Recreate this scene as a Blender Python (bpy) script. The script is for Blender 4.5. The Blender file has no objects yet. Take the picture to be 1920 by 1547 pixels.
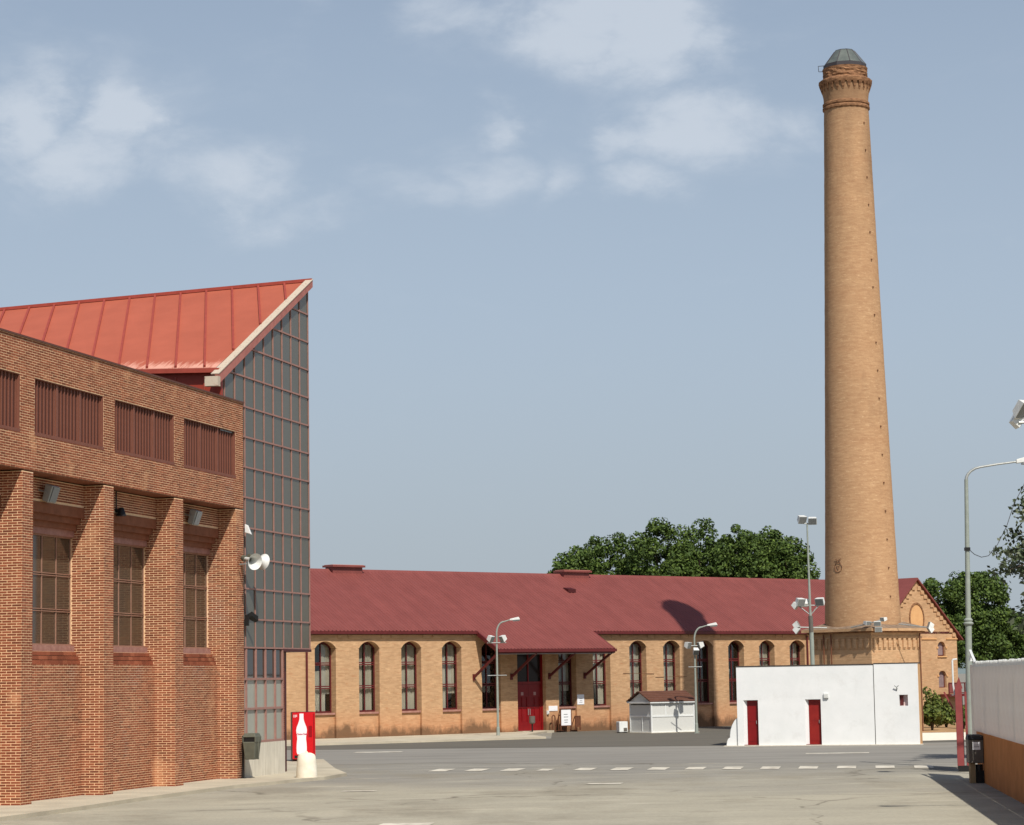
import bpy, bmesh, math, random
from mathutils import Vector, Matrix
import numpy as np
random.seed(7); RNG = np.random.default_rng(11)
S = bpy.context.scene
COL = S.collection
PI = math.pi
def lin(r, g, b):
    f = lambda v: (v/255/12.92) if v/255 <= .04045 else ((v/255+.055)/1.055)**2.4
    return (f(r), f(g), f(b), 1.0)

# ------------------------------------------------------------------ camera
cam_d = bpy.data.cameras.new('camera'); cam = bpy.data.objects.new('camera', cam_d); COL.objects.link(cam)
cam_d.sensor_fit = 'HORIZONTAL'; cam_d.sensor_width = 36.0; cam_d.lens = 36.0*4484.5/1920
cam_d.clip_start = .5; cam_d.clip_end = 20000
pitch, roll = .1111, .0165
view = Vector((0, math.cos(pitch), math.sin(pitch)))
right0 = Vector((1, 0, 0)); up0 = Vector((0, -math.sin(pitch), math.cos(pitch)))
rgt = right0*math.cos(roll) - up0*math.sin(roll)
upv = rgt.cross(view)
cam.matrix_world = Matrix(((rgt.x, upv.x, -view.x, 0), (rgt.y, upv.y, -view.y, 0), (rgt.z, upv.z, -view.z, 3.0), (0, 0, 0, 1)))
S.camera = cam

# ------------------------------------------------------------------ sky, sun, exposure
SUN_AZ, SUN_EL = math.radians(160), math.radians(50)
W = bpy.data.worlds.new('World'); S.world = W; W.use_nodes = True
nt = W.node_tree; nt.nodes.clear()
def N(tree, t, **kw):
    n = tree.nodes.new(t)
    for k, v in kw.items(): setattr(n, k, v)
    return n
def build_world():
    L = nt.links.new
    def math_(op, a, b=None, c=None, clamp=False):
        n = N(nt, 'ShaderNodeMath', operation=op); n.use_clamp = clamp
        for i, v in enumerate((a, b, c)):
            if v is None: continue
            if isinstance(v, (int, float)): n.inputs[i].default_value = v
            else: L(v, n.inputs[i])
        return n.outputs[0]
    def mix(fac, a, b):
        n = N(nt, 'ShaderNodeMix', data_type='RGBA')
        if isinstance(fac, (int, float)): n.inputs[0].default_value = fac
        else: L(fac, n.inputs[0])
        for i, v in ((6, a), (7, b)):
            if isinstance(v, tuple): n.inputs[i].default_value = v
            else: L(v, n.inputs[i])
        return n.outputs[2]
    def sm(x, lo, hi):
        n = N(nt, 'ShaderNodeMapRange', interpolation_type='SMOOTHSTEP'); L(x, n.inputs[0])
        n.inputs[1].default_value = lo; n.inputs[2].default_value = hi; return n.outputs[0]
    sky = N(nt, 'ShaderNodeTexSky', sky_type='NISHITA'); sky.sun_disc = False
    sky.sun_elevation = SUN_EL; sky.sun_rotation = SUN_AZ
    sky.air_density = 1.0; sky.dust_density = 2.0; sky.ozone_density = 2.0; sky.altitude = 650
    tc = N(nt, 'ShaderNodeTexCoord'); D = tc.outputs['Generated']
    sp = N(nt, 'ShaderNodeSeparateXYZ'); L(D, sp.inputs[0])
    X, Y, Z = sp.outputs
    # thin haze veil low in the sky, everywhere round the horizon
    veil = sm(Z, .62, .05)
    hz = mix(math_('MULTIPLY', veil, .84), sky.outputs[0], (SKYV[0], SKYV[1], SKYV[2], 1))
    hz = mix(math_('MULTIPLY', sm(Z, .17, -.01), .8), hz, (4.25, 4.8, 5.2, 1))
    # clouds: noise on the direction, everywhere in the sky, thicker in two banks
    def noise(scale, detail, rough, vec, dist=0.0):
        n = N(nt, 'ShaderNodeTexNoise'); n.inputs['Scale'].default_value = scale; n.inputs['Detail'].default_value = detail
        n.inputs['Roughness'].default_value = rough; n.inputs['Distortion'].default_value = dist; L(vec, n.inputs['Vector']); return n.outputs[0]
    mp = N(nt, 'ShaderNodeMapping'); L(D, mp.inputs[0]); mp.inputs['Scale'].default_value = (1, 1, 1.9); mp.inputs['Location'].default_value = (3.1, .4, 1.3)
    n1 = noise(16, 9, .6, mp.outputs[0], .35)
    n2 = noise(2.6, 3, .5, mp.outputs[0], .2)
    wn = N(nt, 'ShaderNodeTexNoise'); wn.inputs['Scale'].default_value = 11; wn.inputs['Detail'].default_value = 7; wn.inputs['Roughness'].default_value = .6; L(mp.outputs[0], wn.inputs['Vector'])
    ws = N(nt, 'ShaderNodeSeparateColor'); L(wn.outputs['Color'], ws.inputs[0])
    AZ = math_('ADD', math_('ARCTAN2', X, Y), math_('MULTIPLY', math_('SUBTRACT', ws.outputs[0], .5), .13))
    EL = math_('ADD', math_('ARCSINE', Z), math_('MULTIPLY', math_('SUBTRACT', ws.outputs[1], .5), .05))
    def bank(ax, el, wx, wz):
        dx = math_('DIVIDE', math_('SUBTRACT', AZ, math.radians(ax)), math.radians(wx))
        dz = math_('DIVIDE', math_('SUBTRACT', EL, math.radians(el)), math.radians(wz))
        d2 = math_('ADD', math_('MULTIPLY', dx, dx), math_('MULTIPLY', dz, dz))
        return math_('POWER', 2.718, math_('MULTIPLY', d2, -1.0))
    b = None
    for (ax, el, wx, wz, s) in CLOUDS:
        t = math_('MULTIPLY', bank(ax, el, wx, wz), s)
        b = t if b is None else math_('MAXIMUM', b, t)
    base = math_('MULTIPLY', math_('SUBTRACT', n2, .62), .6)
    shape = math_('MULTIPLY', b, math_('MULTIPLY_ADD', n1, 1.7, .15))
    dens = math_('ADD', math_('ADD', math_('MULTIPLY', math_('SUBTRACT', n1, .5), 1.0), shape), base)
    mask = math_('MULTIPLY', sm(dens, -.04, .92), sm(Z, .03, .12))
    col = mix(math_('MULTIPLY', mask, .68), hz, (CLOUDC[0], CLOUDC[1], CLOUDC[2], 1))
    bg = N(nt, 'ShaderNodeBackground'); L(col, bg.inputs[0]); bg.inputs[1].default_value = SKY_STRENGTH
    out = N(nt, 'ShaderNodeOutputWorld'); L(bg.outputs[0], out.inputs[0])
SKY_STRENGTH = .1
SKYV = (4.88, 5.78, 6.85)         # haze colour at the horizon, in the sky texture's own units
CLOUDC = (7.0, 7.6, 8.4)
CLOUDS = [(-12.0, 13.3, 1.3, 1.15, 1.0), (-9.0, 13.3, 1.05, 1.0, .95), (-10.2, 12.3, 2.4, .8, .85), (-7.2, 12.1, 1.9, .9, .72), (-5.6, 11.3, 1.7, .6, .45), (-11.5, 16.4, 2.4, .5, .3), (-6.0, 16.4, 1.6, .4, .3),
          (-1.3, 15.9, 2.0, .6, .6), (1.2, 15.7, 2.1, .8, .8), (3.3, 15.2, 1.7, .9, .9), (4.8, 14.9, 1.2, .7, .6), (4.6, 13.3, 1.8, .75, .85), (6.3, 13.0, 1.1, .6, .55), (3.0, 13.0, .9, .6, .6), (-.2, 13.4, .9, .5, .6),
          (-.6, 12.1, 1.6, .8, .5), (-3.0, 11.9, 2.0, .45, .38), (1.5, 11.9, .8, .7, .5), (3.6, 11.9, 1.0, .5, .5), (8.5, 16.4, 1.5, .5, .15)]
build_world()
sd = bpy.data.lights.new('sun', 'SUN'); sd.energy = 5.0; sd.angle = math.radians(.55); sd.color = (1.0, .955, .885)
sun = bpy.data.objects.new('sun', sd); COL.objects.link(sun)
sv = Vector((math.sin(SUN_AZ)*math.cos(SUN_EL), math.cos(SUN_AZ)*math.cos(SUN_EL), math.sin(SUN_EL)))
sun.rotation_euler = sv.to_track_quat('Z', 'Y').to_euler(); sun.location = sv*60
vs = S.view_settings; S.display_settings.display_device = 'sRGB'
vs.view_transform = 'Standard'; vs.look = 'None'; vs.exposure = -.1; vs.gamma = 1.0; vs.use_curve_mapping = False
S.cycles.max_bounces = 8; S.cycles.transparent_max_bounces = 12

# ------------------------------------------------------------------ mesh helpers: coordinates are (along u, off towards the viewer, z up)
class MB:
    def __init__(s): s.v = []; s.f = []; s.m = []
    def add(s, vs_, fs, m=0):
        b = len(s.v); s.v += [(p[0], -p[1], p[2]) for p in vs_]; s.f += [tuple(b+i for i in f) for f in fs]; s.m += [m]*len(fs); return s
    def hexa(s, p, m=0, skip=()):
        F = [(0, 3, 2, 1), (4, 5, 6, 7), (0, 1, 5, 4), (2, 3, 7, 6), (1, 2, 6, 5), (3, 0, 4, 7)]
        return s.add(p, [f for i, f in enumerate(F) if i not in skip], m)
    def box(s, a, b, c, d, e, f, m=0):
        return s.hexa([(a, c, e), (b, c, e), (b, d, e), (a, d, e), (a, c, f), (b, c, f), (b, d, f), (a, d, f)], m)
    def poly(s, pts, m=0): return s.add(pts, [tuple(range(len(pts)))], m)
    def prism(s, pts, vec, m=0):
        n = len(pts); q = [tuple(p[i]+vec[i] for i in range(3)) for p in pts]
        return s.add(list(pts)+q, [tuple(range(n)), tuple(range(2*n-1, n-1, -1))]+[(i, (i+1) % n, n+(i+1) % n, n+i) for i in range(n)], m)
    def tube(s, pts, r, n=8, m=0, cap=True):
        pts = [Vector(p) for p in pts]; rs = r if isinstance(r, (list, tuple)) else [r]*len(pts)
        vs_, fs = [], []; prev = None
        for i, p in enumerate(pts):
            t = (pts[min(i+1, len(pts)-1)]-pts[max(i-1, 0)]).normalized()
            a = t.orthogonal().normalized() if prev is None else (prev-t*prev.dot(t)).normalized()
            prev = a; b2 = t.cross(a)
            vs_ += [tuple(p+a*rs[i]*math.cos(2*PI*k/n)+b2*rs[i]*math.sin(2*PI*k/n)) for k in range(n)]
        for i in range(len(pts)-1):
            fs += [(i*n+k, i*n+(k+1) % n, (i+1)*n+(k+1) % n, (i+1)*n+k) for k in range(n)]
        if cap: fs += [tuple(range(n-1, -1, -1)), tuple((len(pts)-1)*n+k for k in range(n))]
        return s.add(vs_, fs, m)
    def lathe(s, prof, n=32, c=(0, 0), m=0, M4=None, cap=True, jit=None):
        vs_, fs = [], []
        for (r, z) in prof:
            for k in range(n):
                rr = r if jit is None else r+jit(k, z)
                p = Vector((c[0]+rr*math.cos(2*PI*k/n), c[1]+rr*math.sin(2*PI*k/n), z)); vs_.append(tuple(M4 @ p) if M4 else tuple(p))
        for i in range(len(prof)-1):
            fs += [(i*n+k, i*n+(k+1) % n, (i+1)*n+(k+1) % n, (i+1)*n+k) for k in range(n)]
        if cap: fs += [tuple(range(n-1, -1, -1)), tuple((len(prof)-1)*n+k for k in range(n))]
        return s.add(vs_, fs, m)
    def beam(s, a, b, w, h, m=0, up=(0, 0, 1)):
        a, b = Vector(a), Vector(b); t = (b-a).normalized(); upv_ = Vector(up)
        sd_ = t.cross(upv_).normalized()*(w/2); u2 = sd_.cross(t).normalized()*(h/2)
        return s.hexa([tuple(x) for x in (a-sd_-u2, a+sd_-u2, b+sd_-u2, b-sd_-u2, a-sd_+u2, a+sd_+u2, b+sd_+u2, b-sd_+u2)], m)
    def mesh(s, name, mats, smooth=False, bevel=0, fixn=True):
        me = bpy.data.meshes.new(name); me.from_pydata(s.v, [], s.f)
        for k in (mats if isinstance(mats, (list, tuple)) else [mats]): me.materials.append(k)
        if any(s.m): me.polygons.foreach_set('material_index', s.m)
        if fixn or bevel:
            bm = bmesh.new(); bm.from_mesh(me)
            if fixn: bmesh.ops.recalc_face_normals(bm, faces=bm.faces)
            if bevel:
                bmesh.ops.bevel(bm, geom=[e for e in bm.edges if e.is_manifold and e.calc_face_angle(0) > .5], offset=bevel, segments=1, affect='EDGES', clamp_overlap=True)
            bm.to_mesh(me); bm.free()
        if smooth:
            me.polygons.foreach_set('use_smooth', [True]*len(me.polygons))
            try: me.set_sharp_from_angle(angle=math.radians(35))
            except Exception: pass
        return me
def obj(name, me, parent=None, loc=None, kind=None, label=None):
    o = bpy.data.objects.new(name, me); COL.objects.link(o)
    if parent: o.parent = parent
    if loc: o.location = (loc[0], -loc[1], loc[2])
    if kind: o['kind'] = kind
    if label: o['label'] = label
    return o
def part(name, mb, mats, parent=None, loc=None, kind=None, label=None, **kw):
    return obj(name, mb.mesh(name, mats, **kw), parent, loc, kind, label)
def tag(o, label, cat, group=None):
    o['label'] = label; o['category'] = cat
    if group: o['group'] = group
    return o
def thing(name, label, cat, loc=(0, 0, 0), az=PI/2, group=None):
    o = bpy.data.objects.new(name, None); COL.objects.link(o); o.empty_display_size = .3
    o.location = loc; o.rotation_euler = (0, 0, PI/2-az); return tag(o, label, cat, group)
def copy_tree(o, parent=None):
    c = o.copy(); COL.objects.link(c)
    if parent: c.parent = parent
    for ch in list(o.children): copy_tree(ch, c)
    return c
class Frame:
    def __init__(s, x, y, az): s.O = Vector((x, y, 0)); s.az = az; s.u = Vector((math.sin(az), math.cos(az), 0)); s.n = Vector((math.cos(az), -math.sin(az), 0))
    def w(s, u, off, z): return s.O+s.u*u+s.n*off+Vector((0, 0, z))
FA = Frame(-8.494, 75.074, .2469); FM = Frame(-10.466, 124.801, .857); FW = Frame(9.407, 102.962, 1.831); FF = Frame(12.62, 65.398, .11)

# ------------------------------------------------------------------ materials
def mat(name, c1, c2=None, scale=3., stretch=(1, 1, 1), rough=.8, spec=.3, metal=0., big=.0, bigscale=.4, bump=0., bscale=40., island=0., stain=None, custom=None, lo=.35, hi=.65):
    m = bpy.data.materials.new(name); m.use_nodes = True; t = m.node_tree; L = t.links.new; b = t.nodes['Principled BSDF']
    tc = N(t, 'ShaderNodeTexCoord')
    def noise(sc, st=(1, 1, 1), det=5, ro=.6, w=None):
        mp = N(t, 'ShaderNodeMapping'); L(tc.outputs['Object'], mp.inputs[0]); mp.inputs['Scale'].default_value = st
        n = N(t, 'ShaderNodeTexNoise'); n.inputs['Scale'].default_value = sc; n.inputs['Detail'].default_value = det; n.inputs['Roughness'].default_value = ro
        L(mp.outputs[0], n.inputs['Vector']); return n.outputs[0]
    def ramp(x, lo_, hi_, a=0., b_=1.):
        n = N(t, 'ShaderNodeMapRange'); L(x, n.inputs[0]); n.inputs[1].default_value = lo_; n.inputs[2].default_value = hi_; n.inputs[3].default_value = a; n.inputs[4].default_value = b_; return n.outputs[0]
    def mix(f, a, c, mode='MIX'):
        n = N(t, 'ShaderNodeMix', data_type='RGBA', blend_type=mode)
        if isinstance(f, (int, float)): n.inputs[0].default_value = f
        else: L(f, n.inputs[0])
        for i, v in ((6, a), (7, c)):
            if isinstance(v, tuple): n.inputs[i].default_value = v
            else: L(v, n.inputs[i])
        return n.outputs[2]
    def mul(a, c):
        n = N(t, 'ShaderNodeMath', operation='MULTIPLY')
        for i, v in enumerate((a, c)):
            if isinstance(v, (int, float)): n.inputs[i].default_value = v
            else: L(v, n.inputs[i])
        return n.outputs[0]
    def grey(x):
        n = N(t, 'ShaderNodeCombineColor')
        for i in range(3): L(x, n.inputs[i])
        return n.outputs[0]
    col = c1 if c2 is None else mix(ramp(noise(scale, stretch), lo, hi), c1, c2)
    if big: col = mix(1.0, col, grey(ramp(noise(bigscale, det=4), .3, .7, 1-big, 1+big)), 'MULTIPLY')
    if island:
        g = N(t, 'ShaderNodeNewGeometry'); oi = N(t, 'ShaderNodeObjectInfo')
        a = N(t, 'ShaderNodeMath', operation='ADD'); L(g.outputs['Random Per Island'], a.inputs[0]); L(oi.outputs['Random'], a.inputs[1])
        f = N(t, 'ShaderNodeMath', operation='FRACT'); L(a.outputs[0], f.inputs[0])
        col = mix(1.0, col, grey(ramp(f.outputs[0], 0, 1, 1-island, 1+island)), 'MULTIPLY')
    env = dict(t=t, L=L, tc=tc, noise=noise, ramp=ramp, mix=mix, mul=mul, grey=grey, N=N, b=b)
    if custom: col = custom(col, env) or col
    if isinstance(col, tuple): b.inputs['Base Color'].default_value = col
    else: L(col, b.inputs['Base Color'])
    b.inputs['Roughness'].default_value = rough; b.inputs['Specular IOR Level'].default_value = spec; b.inputs['Metallic'].default_value = metal
    if bump:
        bn = N(t, 'ShaderNodeBump'); bn.inputs['Strength'].default_value = bump; bn.inputs['Distance'].default_value = .02
        L(noise(bscale, det=4), bn.inputs['Height']); L(bn.outputs[0], b.inputs['Normal'])
    return m
def sepz(e):
    s_ = e['N'](e['t'], 'ShaderNodeSeparateXYZ'); e['L'](e['tc'].outputs['Object'], s_.inputs[0]); return s_.outputs
def m2(e, op, a, b):
    n = e['N'](e['t'], 'ShaderNodeMath', operation=op)
    for i, v in enumerate((a, b)):
        if isinstance(v, (int, float)): n.inputs[i].default_value = v
        else: e['L'](v, n.inputs[i])
    return n.outputs[0]
def bricktone(col, e):      # per-brick tone, with pale salt blooms where the wall has wept
    t, L = e['t'], e['L']; g = N(t, 'ShaderNodeNewGeometry'); oi = N(t, 'ShaderNodeObjectInfo')
    a = m2(e, 'FRACT', m2(e, 'ADD', g.outputs['Random Per Island'], oi.outputs['Random']), 0)
    r = N(t, 'ShaderNodeValToRGB'); L(a, r.inputs[0]); cr = r.color_ramp
    cr.elements[0].color = lin(114, 63, 45); cr.elements[1].color = lin(158, 93, 66)
    for p, c in ((.12, lin(127, 70, 48)), (.5, lin(138, 76, 53)), (.85, lin(148, 84, 58))):
        q = cr.elements.new(p); q.color = c
    c = e['mix'](1.0, r.outputs[0], e['grey'](e['ramp'](e['noise'](.55, (1, 1, .6), det=7, ro=.65), .32, .68, .78, 1.12)), 'MULTIPLY')
    P = N(t, 'ShaderNodeNewGeometry')
    nz = N(t, 'ShaderNodeTexNoise'); nz.inputs['Scale'].default_value = .9; nz.inputs['Detail'].default_value = 6; L(P.outputs['Position'], nz.inputs['Vector'])
    c = e['mix'](e['ramp'](nz.outputs[0], .62, .74, 0, .5), c, lin(205, 150, 110))
    return c
def mortar_c(col, e):
    P = N(e['t'], 'ShaderNodeNewGeometry'); nz = N(e['t'], 'ShaderNodeTexNoise'); nz.inputs['Scale'].default_value = .7; nz.inputs['Detail'].default_value = 6
    e['L'](P.outputs['Position'], nz.inputs['Vector'])
    return e['mix'](e['ramp'](nz.outputs[0], .58, .72, 0, .7), col, lin(226, 205, 178))
def yellow_c(base_stain):
    def f(col, e):
        x, y, z = sepz(e)
        # courses of brick, faint at this distance
        cv = N(e['t'], 'ShaderNodeCombineXYZ'); e['L'](m2(e, 'ADD', x, y), cv.inputs[0]); e['L'](z, cv.inputs[1])
        br = N(e['t'], 'ShaderNodeTexBrick'); e['L'](cv.outputs[0], br.inputs['Vector']); br.inputs['Scale'].default_value = 1.0
        br.inputs['Brick Width'].default_value = .3; br.inputs['Row Height'].default_value = .07; br.inputs['Mortar Size'].default_value = .008
        br.inputs['Color1'].default_value = (1.1, 1.1, 1.1, 1); br.inputs['Color2'].default_value = (.88, .86, .84, 1); br.inputs['Mortar'].default_value = (.98, 1.0, 1.0, 1)
        col = e['mix'](1.0, col, br.outputs[0], 'MULTIPLY')
        col = e['mix'](e['ramp'](e['noise'](2.2, (.8, .8, 3.5), det=7, ro=.7), .55, .68, 0, .5), col, lin(172, 112, 74))
        col = e['mix'](e['ramp'](e['noise'](1.7, (1, 1, 3), det=6), .6, .7, 0, .4), col, lin(224, 188, 142))
        if base_stain:
            low = e['ramp'](z, 1.7, .1, 0, 1)
            col = e['mix'](e['mul'](low, .5), col, lin(196, 124, 82))
            k = m2(e, 'ADD', e['noise'](.8, (1, 1, .6), det=7, ro=.7), m2(e, 'MULTIPLY', z, -.42))
            col = e['mix'](e['ramp'](k, .2, .38, 0, .8), col, lin(92, 72, 54))
        return col
    return f
def roof_c(col, e):
    col = e['mix'](1.0, col, e['grey'](e['ramp'](e['noise'](3.0, (1, .08, .08), det=3), .3, .7, .92, 1.08)), 'MULTIPLY')
    col = e['mix'](e['ramp'](e['noise'](1.1, (1, .15, .15), det=5), .5, .75, 0, .3), col, lin(134, 76, 70))
    return col
def towerroof_c(col, e):      # paint chalking along the eave, scuffs
    x, y, z = sepz(e)
    k = m2(e, 'ADD', e['ramp'](x, -1.0, -1.9, 0, .45), e['noise'](4.0, (.3, 3, .3), det=5))
    col = e['mix'](e['ramp'](k, .72, .95, 0, .7), col, lin(222, 170, 150))
    return col
def flaky_c(col, e):
    return e['mix'](e['ramp'](e['noise'](9.0, (1, 1, 1), det=9, ro=.8), .54, .62, 0, .85), lin(190, 176, 156), lin(160, 122, 106))
M = {}
M['brick'] = mat('red_brick', lin(150, 80, 50), rough=.85, spec=.2, custom=bricktone)
M['mortar'] = mat('pale_mortar', lin(240, 202, 160), lin(226, 188, 146), 6, rough=.95, spec=.1, custom=mortar_c)
M['smooth_brick'] = mat('smooth_brick', lin(140, 90, 66), lin(124, 78, 56), 4, rough=.85, spec=.2)
M['yellow'] = mat('yellow_brick', lin(193, 157, 120), lin(179, 143, 107), 2.2, (1, 1, 3), rough=.9, spec=.15, big=.07, bigscale=.5, bump=.35, bscale=9, custom=yellow_c(True))
M['yellow_plain'] = mat('yellow_brick_plain', lin(193, 157, 120), lin(181, 146, 110), 2.2, (1, 1, 3), rough=.9, spec=.15, big=.08, bigscale=.5, bump=.35, bscale=9, custom=yellow_c(False))
def chim_c(col, e):
    col = e['mix'](e['ramp'](e['noise'](2.6, (1, 1, 4.), det=8, ro=.75), .52, .7, 0, .6), col, lin(154, 112, 82))
    col = e['mix'](e['ramp'](e['noise'](3.4, (1, 1, 4.), det=6, ro=.7), .56, .68, 0, .6), col, lin(216, 182, 142))
    col = e['mix'](e['ramp'](e['noise'](.5, (.25, .25, 1.6), det=4), .5, .68, 0, .28), col, lin(166, 122, 88))
    x, y, z = sepz(e)
    k = m2(e, 'ADD', e['ramp'](z, 27, 34, 0, .32), e['noise'](.9, (1, 1, .22), det=5))
    col = e['mix'](e['ramp'](k, .56, .86, 0, .5), col, lin(112, 88, 68))
    return col
M['chimney'] = mat('chimney_brick', lin(184, 147, 110), lin(169, 132, 98), 2.0, (1, 1, 5), rough=.92, spec=.12, big=.06, bigscale=.25, bump=.5, bscale=10, custom=chim_c)
M['dark_brick'] = mat('weathered_brick', lin(158, 118, 86), lin(104, 74, 54), 5, (1, 1, 3), rough=.95, spec=.1, bump=.6, bscale=8, big=.15, bigscale=2)
M['red_roof'] = mat('maroon_roof_sheet', lin(127, 69, 63), lin(120, 64, 58), 1.0, rough=.5, spec=.35, big=.04, bigscale=.3, custom=roof_c)
M['tower_roof'] = mat('terracotta_roof_sheet', lin(172, 92, 70), lin(164, 87, 66), .8, rough=.65, spec=.2, big=.05, bigscale=.3, custom=towerroof_c)
M['seam'] = mat('seam_red', lin(158, 70, 56), lin(146, 64, 50), 3, rough=.5)
M['cladding'] = mat('red_cladding', lin(150, 58, 42), lin(142, 54, 40), 1, rough=.5, spec=.3)
M['maroon'] = mat('maroon_paint', lin(98, 35, 35), lin(88, 31, 31), 3, rough=.45, spec=.4)
M['maroon_dark'] = mat('dark_maroon_paint', lin(72, 26, 26), rough=.5)
M['mullion'] = mat('rose_brown_paint', lin(160, 120, 108), lin(148, 110, 100), 5, rough=.55)
M['windowbar'] = mat('pale_rose_window_bar', lin(160, 122, 102), lin(150, 112, 94), 5, rough=.6)
M['louvre'] = mat('brown_louvre_metal', lin(126, 78, 62), lin(118, 72, 56), 3, rough=.6)
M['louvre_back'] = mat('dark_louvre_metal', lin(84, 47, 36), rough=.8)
M['sill'] = mat('pinkish_stone', lin(170, 126, 112), lin(150, 106, 94), 6, rough=.85)
M['flaky'] = mat('flaking_white_paint', lin(220, 200, 170), rough=.85, custom=flaky_c)
M['rosebeam'] = mat('rose_painted_steel', lin(176, 112, 100), lin(160, 98, 88), 4, rough=.6)
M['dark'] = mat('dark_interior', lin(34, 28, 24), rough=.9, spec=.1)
M['concrete'] = mat('pale_concrete', lin(214, 207, 190), lin(196, 188, 170), 2.5, (4, 4, .4), rough=.9, spec=.15, big=.08, bigscale=1.2, bump=.2, bscale=25)
M['creamcon'] = mat('cream_painted_concrete', lin(238, 231, 212), lin(228, 218, 196), 4, rough=.8, spec=.2, big=.05, bigscale=3, bump=.15, bscale=30)
M['white'] = mat('white_render', lin(231, 231, 228), lin(224, 225, 222), .9, rough=.9, spec=.15, big=.03, bigscale=.7, bump=.15, bscale=12,
                 custom=lambda c, e: e['mix'](e['ramp'](e['noise'](1.3, det=7, ro=.7), .54, .74, 0, .4), c, lin(200, 198, 192)))
M['whitepaint'] = mat('white_metal_paint', lin(225, 226, 222), lin(214, 216, 212), 4, rough=.45, spec=.4)
M['red_door'] = mat('red_door_paint', lin(128, 15, 18), lin(118, 13, 16), 3, rough=.4, spec=.4)
M['red_gloss'] = mat('red_gloss_plastic', lin(206, 12, 22), rough=.25, spec=.5)
M['white_gloss'] = mat('white_print', lin(238, 238, 238), rough=.3, spec=.4)
M['pink_ink'] = mat('pink_print', lin(196, 70, 92), rough=.5)
M['black'] = mat('black_plastic', lin(30, 29, 28), rough=.5)
M['galv'] = mat('galvanised_steel', lin(168, 170, 164), lin(150, 152, 148), 12, rough=.45, spec=.5, metal=.35)
M['polegrey'] = mat('grey_green_pole_paint', lin(150, 156, 146), lin(138, 144, 134), 6, rough=.5)
M['greybin'] = mat('grey_green_plastic', lin(98, 98, 84), lin(88, 88, 76), 5, rough=.55)
M['bindark'] = mat('dark_grey_plastic', lin(104, 98, 90), lin(94, 88, 80), 5, rough=.5)
M['lamphead'] = mat('pale_lamp_housing', lin(222, 222, 216), lin(205, 206, 200), 6, rough=.45)
M['lampglass'] = mat('lamp_glass', lin(120, 122, 120), rough=.15, spec=.6)
M['ink'] = mat('grey_ink', lin(120, 120, 122), rough=.8)
M['rail'] = mat('rusty_steel', lin(120, 74, 48), lin(90, 56, 40), 8, rough=.7)
M['kioskmesh'] = mat('grey_panel', lin(208, 208, 201), lin(198, 198, 192), 30, rough=.8)
M['kioskroof'] = mat('brown_tile_sheet', lin(106, 70, 54), lin(94, 62, 48), 4, rough=.6)
M['fence'] = mat('white_corrugated_sheet', lin(242, 236, 228), lin(232, 224, 216), 2.0, (.4, .4, 1), rough=.6, spec=.3)
def translucent(m, f, col):
    t = m.node_tree; b = t.nodes['Principled BSDF']; o = t.nodes['Material Output']
    tl = N(t, 'ShaderNodeBsdfTranslucent'); tl.inputs[0].default_value = col; mx = N(t, 'ShaderNodeMixShader'); mx.inputs[0].default_value = f
    t.links.new(b.outputs[0], mx.inputs[1]); t.links.new(tl.outputs[0], mx.inputs[2]); t.links.new(mx.outputs[0], o.inputs[0])
translucent(M['fence'], .2, lin(235, 224, 212))
M['orange'] = mat('ochre_render', lin(192, 130, 80), lin(180, 120, 72), 2, rough=.92, spec=.1, big=.08, bigscale=.6, bump=.2, bscale=20)
M['gate'] = mat('faded_red_gate_paint', lin(142, 68, 66), lin(128, 58, 56), 3, rough=.6)
M['plaster'] = mat('blind_oval_plaster', lin(214, 168, 116), lin(206, 158, 108), 3, rough=.9)
M['shutter'] = mat('grey_mauve_shutter', lin(140, 122, 122), lin(126, 108, 108), 4, rough=.8)
M['capping'] = mat('mortar_capping', lin(142, 122, 102), lin(116, 96, 78), 3, rough=.95)
M['curtain'] = mat('pale_curtain', lin(196, 192, 178), lin(182, 178, 164), 2, rough=.95, spec=.1)
M['bark'] = mat('bark', lin(86, 72, 58), lin(64, 54, 44), 6, (1, 1, .3), rough=.95)
M['fabric_wrap'] = mat('cable_black', lin(60, 60, 60), rough=.7)
def glassy(name, tint, alpha, rough=.03, ior=1.5, tilt=0.0):
    m = bpy.data.materials.new(name); m.use_nodes = True; t = m.node_tree; L = t.links.new; t.nodes.clear()
    tr = N(t, 'ShaderNodeBsdfTransparent'); tr.inputs[0].default_value = alpha
    df = N(t, 'ShaderNodeBsdfDiffuse'); df.inputs[0].default_value = tint
    gl = N(t, 'ShaderNodeBsdfGlossy'); gl.inputs['Roughness'].default_value = rough; gl.inputs[0].default_value = (.95, .95, .95, 1)
    lw = N(t, 'ShaderNodeLayerWeight'); pw = N(t, 'ShaderNodeMath', operation='POWER'); L(lw.outputs['Facing'], pw.inputs[0]); pw.inputs[1].default_value = 5
    fr = N(t, 'ShaderNodeMath', operation='MULTIPLY_ADD'); L(pw.outputs[0], fr.inputs[0]); fr.inputs[1].default_value = .95; fr.inputs[2].default_value = .05
    a = N(t, 'ShaderNodeMixShader'); a.inputs[0].default_value = .04; L(tr.outputs[0], a.inputs[1]); L(df.outputs[0], a.inputs[2])
    b = N(t, 'ShaderNodeMixShader'); L(fr.outputs[0], b.inputs[0]); L(a.outputs[0], b.inputs[1]); L(gl.outputs[0], b.inputs[2])
    o = N(t, 'ShaderNodeOutputMaterial'); L(b.outputs[0], o.inputs[0]); return m
M['clear'] = glassy('window_glass', (.02, .02, .018, 1), (.93, .93, .91, 1), .02, 1.45)
M['tint'] = mat('tinted_glass', lin(90, 88, 76), lin(83, 81, 70), .4, rough=.12, spec=.35)
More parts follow.
